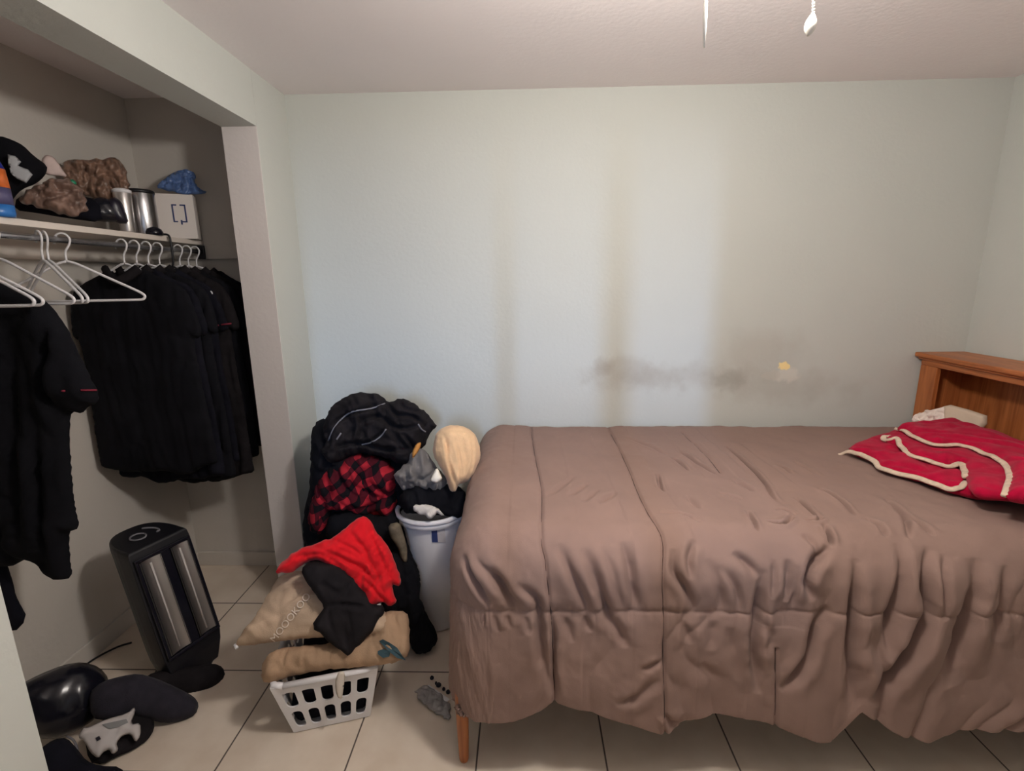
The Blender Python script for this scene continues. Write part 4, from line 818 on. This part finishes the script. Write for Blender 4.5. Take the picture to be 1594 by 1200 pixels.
Fo = [  # valleys: points, depth, width
 ([(712, 872), (741, 910), (763, 941)], .020, .014), ([(763, 885), (788, 922), (807, 950)], .020, .014), ([(803, 907), (835, 932), (839, 965), (842, 1040)], .022, .012),
 ([(740, 870), (775, 905), (790, 945)], .010, .012), ([(869, 847), (894, 900), (904, 922), (918, 955)], .018, .013), ([(907, 853), (929, 900), (945, 954), (958, 985)], .022, .014), ([(967, 844), (979, 878), (984, 915), (992, 950)], .018, .012),
 ([(935, 850), (955, 900), (968, 950)], .008, .012), ([(1048, 853), (1051, 891), (1070, 922), (1080, 950)], .018, .010), ([(1080, 841), (1073, 872), (1076, 900)], .014, .009), ([(1100, 870), (1120, 910), (1125, 955)], .012, .014),
 ([(1186, 885), (1183, 922), (1177, 960), (1174, 1002), (1178, 1050), (1182, 1080)], .030, .014), ([(1140, 860), (1165, 880), (1180, 900)], .016, .012), ([(1120, 880), (1145, 915), (1150, 950)], .012, .012),
 ([(1134, 696), (1160, 722), (1187, 748), (1208, 779), (1233, 784)], .012, .007), ([(1211, 724), (1233, 739)], .010, .007), ([(1239, 776), (1255, 789), (1273, 804)], .018, .007), ([(1193, 810), (1221, 815), (1236, 804)], .014, .006),
 ([(1252, 809), (1273, 810), (1280, 804)], .016, .006), ([(1280, 820), (1295, 845)], .018, .006), ([(1273, 758), (1311, 782), (1329, 801)], .012, .007), ([(1379, 776), (1404, 801), (1416, 838)], .012, .009), ([(1404, 798), (1430, 815), (1456, 835)], .012, .010),
 ([(1348, 807), (1368, 818), (1379, 835)], .010, .009), ([(1162, 795), (1172, 812), (1180, 829)], .012, .006), ([(1119, 764), (1156, 776)], .008, .008), ([(1235, 718), (1275, 742)], .006, .008), ([(1210, 790), (1240, 800)], .012, .008),
 ([(1292, 850), (1267, 875), (1258, 906), (1267, 937)], .030, .012), ([(1283, 815), (1290, 835), (1297, 850)], .012, .008), ([(1250, 830), (1270, 850), (1275, 870)], .012, .010), ([(1329, 868), (1328, 930), (1325, 1000), (1328, 1060), (1334, 1103)], .032, .014),
 ([(1395, 845), (1405, 865), (1407, 894), (1396, 930), (1385, 965), (1381, 1025)], .022, .012), ([(1446, 850), (1443, 880), (1440, 910), (1437, 956), (1417, 1010), (1383, 1060), (1356, 1096)], .042, .016), ([(1469, 863), (1466, 900), (1463, 960)], .016, .009),
 ([(1516, 868), (1514, 930), (1504, 970), (1486, 1025), (1480, 1070)], .032, .022), ([(1565, 880), (1560, 930), (1553, 1000)], .020, .018), ([(1227, 870), (1224, 937)], .018, .012), ([(1205, 870), (1200, 930)], .012, .010), ([(1240, 880), (1232, 950)], .012, .009),
 ([(1290, 945), (1270, 978), (1259, 1022), (1233, 1059), (1215, 1075)], .026, .013), ([(1180, 960), (1200, 990), (1192, 1020)], .010, .014), ([(861, 958), (863, 1035), (866, 1093)], .018, .008), ([(843, 978), (850, 1042), (860, 1080)], .012, .010),
 ([(1031, 1029), (1015, 1036), (999, 1042)], .010, .008), ([(1029, 1056), (1010, 1066), (992, 1083), (960, 1095)], .012, .012), ([(955, 961), (965, 985), (975, 1008)], .014, .014), ([(1036, 1110), (1053, 1130)], .014, .008), ([(880, 960), (890, 1000)], .010, .010), ([(910, 958), (918, 985)], .010, .010),
 ([(1023, 737), (1028, 756), (1036, 765)], .010, .006), ([(1045, 712), (1073, 731)], .012, .007), ([(1054, 700), (1085, 720), (1117, 740)], .012, .008), ([(970, 681), (1014, 696), (1039, 709)], .008, .009), ([(1026, 798), (1067, 800), (1089, 812)], .007, .007),
 ([(850, 772), (870, 758), (894, 740)], .005, .010), ([(885, 772), (913, 753)], .006, .010), ([(907, 781), (932, 762)], .006, .010), ([(932, 784), (960, 765)], .006, .010), ([(1140, 745), (1175, 765)], .007, .009), ([(1068, 770), (1090, 790)], .006, .010),
 ([(770, 958), (775, 985)], .008, .008), ([(790, 958), (793, 980)], .008, .008), ([(755, 955), (752, 975)], .008, .008), ([(820, 958), (824, 985)], .008, .008), ([(1060, 965), (1075, 1000)], .008, .012), ([(1110, 965), (1105, 1010)], .008, .014), ([(1140, 975), (1150, 1060)], .008, .02), ([(1090, 1030), (1120, 1060)], .006, .018)]
disp = np.zeros(len(flat))
SEAMS = []
for s_ in Sx:
    l = smooth_line(tof(s_), 8); SEAMS.append(l); lo_, hi_ = l.min(0)-.08, l.max(0)+.08; k = np.where(((flat > lo_) & (flat < hi_)).all(1))[0]
    ds = segdist(flat[k], l); disp[k] += -.011*np.exp(-(ds/.0045)**2)+.006*(1-np.exp(-(ds/.05)**2))*np.exp(-(ds/.09)**2)
for pts, dep, wid in Fo:
    if np.mean([q[1] for q in pts]) < 845: dep *= 1.7; wid *= .85
    l = smooth_line(tof(pts), 3); lo_, hi_ = l.min(0)-wid*6, l.max(0)+wid*6; k = np.where(((flat > lo_) & (flat < hi_)).all(1))[0]
    ds, fr_ = segfrac(flat[k], l); wob = 1+.3*vn(np.c_[flat[k]*22, flat[k, :1]*0], 4); dep = dep*1.15*taper(fr_, .3)
    disp[k] += -dep*np.exp(-(ds/(wid*wob))**2)+.30*dep*np.exp(-((ds-2.3*wid)/(wid*1.6))**2)
Z_ = Pb.reshape(-1, 3)[:, 2]
front = np.clip((ZT-.05-Z_)/.2, 0, 1)
fl3 = np.c_[flat, np.zeros(len(flat))]
disp += .004*fbm(fl3*A(5, 5, 1), 2)+.0022*fbm(fl3*A(17, 13, 1), 9)
# gathers running down the skirt, strongest above the quilting line
along = np.where(X0-flat[:, 0] > Y0-flat[:, 1], flat[:, 1]-Y0, flat[:, 0])
lft = np.where(X0-flat[:, 0] > Y0-flat[:, 1], .2, np.clip((flat[:, 0]+.1)/.25, .2, 1))
disp += lft*front*(.004+.007*np.clip((flat[:, 0]-.75)/.3, 0, 1))*ridge(np.c_[along*13+1.0*vn(fl3*A(4, 6, 1), 3), (ZT-Z_)*1.6, np.full(len(flat), 2.)], 17)
disp += -.0035*np.exp(-((Z_-.612-.004*vn(fl3*A(9, 9, 1), 31))/.006)**2)*(front > .5)
disp += .0022*ridge(np.c_[along*42, Z_*5, np.zeros(len(flat))], 23)*np.exp(-((Z_-.60)/.045)**2)*(front > .5)
# normals of the base grid
du = np.gradient(Pb, axis=0); dv = np.gradient(Pb, axis=1); nn = np.cross(du, dv); nn /= np.linalg.norm(nn, axis=2)[..., None]+1e-12
Dg = disp.reshape(na, nbb)
for _ in range(1):
    Dg[1:-1, 1:-1] = (Dg[1:-1, 1:-1]*4+Dg[:-2, 1:-1]+Dg[2:, 1:-1]+Dg[1:-1, :-2]+Dg[1:-1, 2:])/8
V = (Pb+nn*Dg[..., None]).reshape(-1, 3)
V[:, 1] = np.minimum(V[:, 1], 2.503); V[:, 2] = np.maximum(V[:, 2], .02)
Fc = [(i*nbb+j, (i+1)*nbb+j, (i+1)*nbb+j+1, i*nbb+j+1) for i in range(na-1) for j in range(nbb-1)]
cf = mk('comforter', V, Fc, MT['brown']); tag(cf, 'brown quilted comforter spread over the bed and hanging to the floor', 'comforter')
for l_ in SEAMS:
    P = []
    for a_, b_ in l_:
        i = np.argmin(((flat-A(a_, b_))**2).sum(1)); P.append(V[i]+nn.reshape(-1, 3)[i]*.0005)
    P = np.array(P); keep = np.r_[True, np.linalg.norm(np.diff(P, axis=0), axis=1) > .004]; P = P[keep]
    for _ in range(2): P[1:-1] = (P[:-2]+2*P[1:-1]+P[2:])/4
    tag(MB().tube(P, .0017, 6).build('quilting_seam', MT['seam'], cf, smooth=True), 'thin dark quilting seam')
s_ = cf.modifiers.new('thick', 'SOLIDIFY'); s_.thickness = .012; s_.offset = -1
print('comforter z up:', nn[300, 320])
def topz(x, y):
    i = np.argmin((V[:, 0]-x)**2+(V[:, 1]-y)**2+(V[:, 2] < .75)*9); return V[i, 2]

# ------------------------------------------------------------------ red blanket with cream trim
TA = [(1305, 708), (1323, 703), (1341, 708), (1359, 716), (1372, 729), (1403, 738), (1440, 747), (1473, 760), (1492, 760), (1503, 751)]
TB1 = [(1385, 679), (1375, 680), (1380, 686), (1395, 681), (1403, 695), (1419, 709), (1450, 718), (1473, 726), (1496, 722), (1502, 734), (1503, 743)]
TB2 = [(1393, 667), (1409, 671), (1429, 683), (1460, 693), (1481, 692), (1507, 695), (1528, 704), (1551, 713), (1567, 726), (1573, 744), (1564, 772)]
rb = thing('red_blanket', 'crimson folded blanket with cream edging at the head of the bed', 'blanket', (1.75, 2.0, .83))
def layer(px, z, T, seed, name, amp=.011):
    o = (1.8, 2.1, z); poly = [onp(u, v, o, (0, 0, 1)) for u, v in px]
    for p in poly: p[0] = min(p[0], 1.94); p[1] = min(p[1], 2.46)
    V, Fc, Vf = inflate_geo(poly, o, (0, 0, 1), T, T, rim=.05, sp=.012, amp=amp, freq=(7, 14), ang=-.5, seed=seed)
    V[:, 0] = np.minimum(V[:, 0], 1.955); ob = mk(name, V, Fc, MT['crim'], rb); SURF[ob.name] = Vf; return ob
far = [(1640, 784), (1700, 784), (1700, 700), (1640, 685), (1594, 676), (1560, 668), (1535, 657)]
l1 = layer([(1318, 700), (1341, 708), (1359, 716), (1372, 729), (1403, 738), (1440, 747), (1473, 760), (1492, 764), (1520, 771), (1560, 775), (1600, 779)]+far+[(1490, 662), (1440, 668), (1400, 672), (1365, 680), (1330, 692)], .852, .026, 91, 'bottom_fold')
l2 = layer([(1372, 684)]+TB1[4:]+[(1510, 766), (1540, 773), (1600, 777)]+far+[(1490, 658), (1440, 664), (1400, 670)], .892, .028, 92, 'middle_fold')
l3 = layer(TB2+[(1570, 774), (1600, 777)]+far+[(1500, 655), (1440, 660), (1410, 662)], .925, .028, 93, 'top_fold')
for l, T_ in ((l1, TA), (l2, TB1), (l3, TB2)):
    P = smooth_line(T_, 6); jit = [(u+1.2*math.sin(i*1.3), v+.8*math.sin(i*.9)) for i, (u, v) in enumerate(P)]
    q = piping(l, jit, MT['trim'], 'edging', r=.011, lift=.006, n=1, flat=.55); q.parent = rb; q.location = (0, 0, 0); 
    # child of the root: shift because mk used the layer's parent chain (same location)
    tag(q, 'cream edging ribbon')
# pillow corner and ruffled white cloth behind the blanket
o_, n_ = (1.90, 2.38, .88), nrm((-.8, -.5, .25))
inflate('white_ruffled_cloth', [(1418, 662), (1420, 652), (1430, 642), (1446, 638), (1462, 634), (1474, 632), (1474, 664), (1440, 668)], o_, n_, .03, .03, mat('white_cotton_ruffle', srgb(240, 226, 216), .9, .3, 200), label='ruffled white cloth at the headboard left of the cream pillow', cat='cloth', sp=.004, amp=.02, freq=(45, 34), seed=94, rim=.025, jag=.008)
inflate('cream_pillow', [(1470, 632), (1480, 630), (1510, 638), (1537, 647), (1537, 660), (1520, 676), (1470, 672)], (1.91, 2.34, .88), n_, .02, .03, mat('cream_cotton', srgb(214, 194, 172), .9, .3, 200, .05), label='corner of a cream pillow leaning on the headboard behind the red blanket', cat='pillow', sp=.007, amp=.003, freq=(8, 8), seed=95, rim=.018, rnd=0)

# ------------------------------------------------------------------ ceiling fan with light (mostly above the frame)
FX, FY = .40, .90
fan = thing('ceiling_fan', 'white ceiling fan with light whose two pull cords hang into the top of the photo', 'fan', (FX, FY, H-.3))
MB().lathe([(.075, H-.001), (.08, H-.03), (.12, H-.06), (.13, H-.12), (.11, H-.15), (.05, H-.165), (.05, H-.178)], (FX, FY, 0), 40).build('motor_housing', MT['ivory'], fan, smooth=True)
for k in range(4):
    t = math.radians(20+90*k); c_, s_ = math.cos(t), math.sin(t); R = np.array([[c_, s_, 0], [-s_, c_, 0], [0, 0, 1]])
    MB().box((.19, -.055, H-.082), (.50, .055, H-.076), R, (FX, FY, 0)).build('blade', MT['whitep'], fan, bevel=.002)
    MB().box((.11, -.012, H-.088), (.22, .012, H-.0825), R, (FX, FY, 0)).build('blade_bracket', MT['chrome'], fan)
mg, nt, b = newmat('lit_glass_globe'); b.inputs['Base Color'].default_value = (1, .95, .85, 1); b.inputs['Emission Color'].default_value = (1, .935, .87, 1); b.inputs['Emission Strength'].default_value = 200
MB().lathe([(max(.001, .088*math.sin(t)), 2.155+.088*math.cos(t)) for t in np.linspace(.45, math.pi, 20)], (FX, FY, 0), 40).build('light_globe', mg, fan, smooth=True)
MB().lathe([(.05, 2.262), (.055, 2.245), (.044, 2.235)], (FX, FY, 0), 40).build('light_collar', MT['ivory'], fan, smooth=True)
c1a, c1b = hit(1096, 74, 1, FY), hit(1100, -40, 1, FY)
c2a, c2b = hit(1266, 20, 1, FY), hit(1268, -40, 1, FY)
mb = MB().tube([tuple(c1b), tuple(c1b*.4+c1a*.6), tuple(c1a)], [.0025, .0035, .0015], 8); mb.build('pull_cord', MT['ivory'], fan, smooth=True)
MB().tube([tuple(c1b), (c1b[0]*.5+FX*.5, FY, c1b[2]+.06), (FX-.08, FY, 2.19)], .0015, 6).build('pull_chain', MT['ivory'], fan, smooth=True)
mb = MB()
for i in range(12):
    p = c2a+(c2b-c2a)*i/12; mb.lathe([(.0005, -.0026), (.0022, -.0012), (.0022, .0012), (.0005, .0026)], tuple(p), 8)
ch = mb.tube([tuple(c2a), tuple(c2b)], .0010, 6).build('pull_chain', MT['ivory'], fan, smooth=True)
MB().tube([tuple(c2b), (c2b[0]*.5+FX*.5, FY, c2b[2]+.06), (FX+.08, FY, 2.19)], .0015, 6).build('chain_top', MT['ivory'], fan, smooth=True)
ke = hit(1258, 56, 1, FY); ax_ = nrm(c2a-ke); Lk = np.linalg.norm(c2a-ke)
tt = np.linspace(0, 1, 14); rk = .0095*np.sin(np.pi*np.clip(tt, 0.02, 1)**1.0*.98)**.8*(1-.35*tt)+.0008
MB().tube([ke+ax_*Lk*t for t in tt], rk, 14).build('pull_knob', MT['ivory'], ch, smooth=True)

# ------------------------------------------------------------------ light
def area(name, loc, target, sx, sy_, power, col):
    l = bpy.data.lights.new(name, 'AREA'); l.shape = 'RECTANGLE'; l.size = sx; l.size_y = sy_; l.energy = power; l.color = col
    o = bpy.data.objects.new(name, l); COL.objects.link(o); o.location = loc
    o.rotation_euler = (Vector(target)-Vector(loc)).to_track_quat('-Z', 'Y').to_euler(); return o
area('daylight_strip', (.18, -5.2, 2.3), (.2, 2.5, 1.2), .15, 1.8, 215, (.42, .62, 1))
w = bpy.data.worlds.new('world'); S.world = w; w.use_nodes = True; bg = w.node_tree.nodes['Background']; bg.inputs['Color'].default_value = (.62, .75, 1, 1); bg.inputs['Strength'].default_value = .8
S.view_settings.view_transform = 'Standard'; S.view_settings.look = 'None'; S.view_settings.gamma = 1; S.view_settings.use_curve_mapping = False
S.view_settings.exposure = 0.0
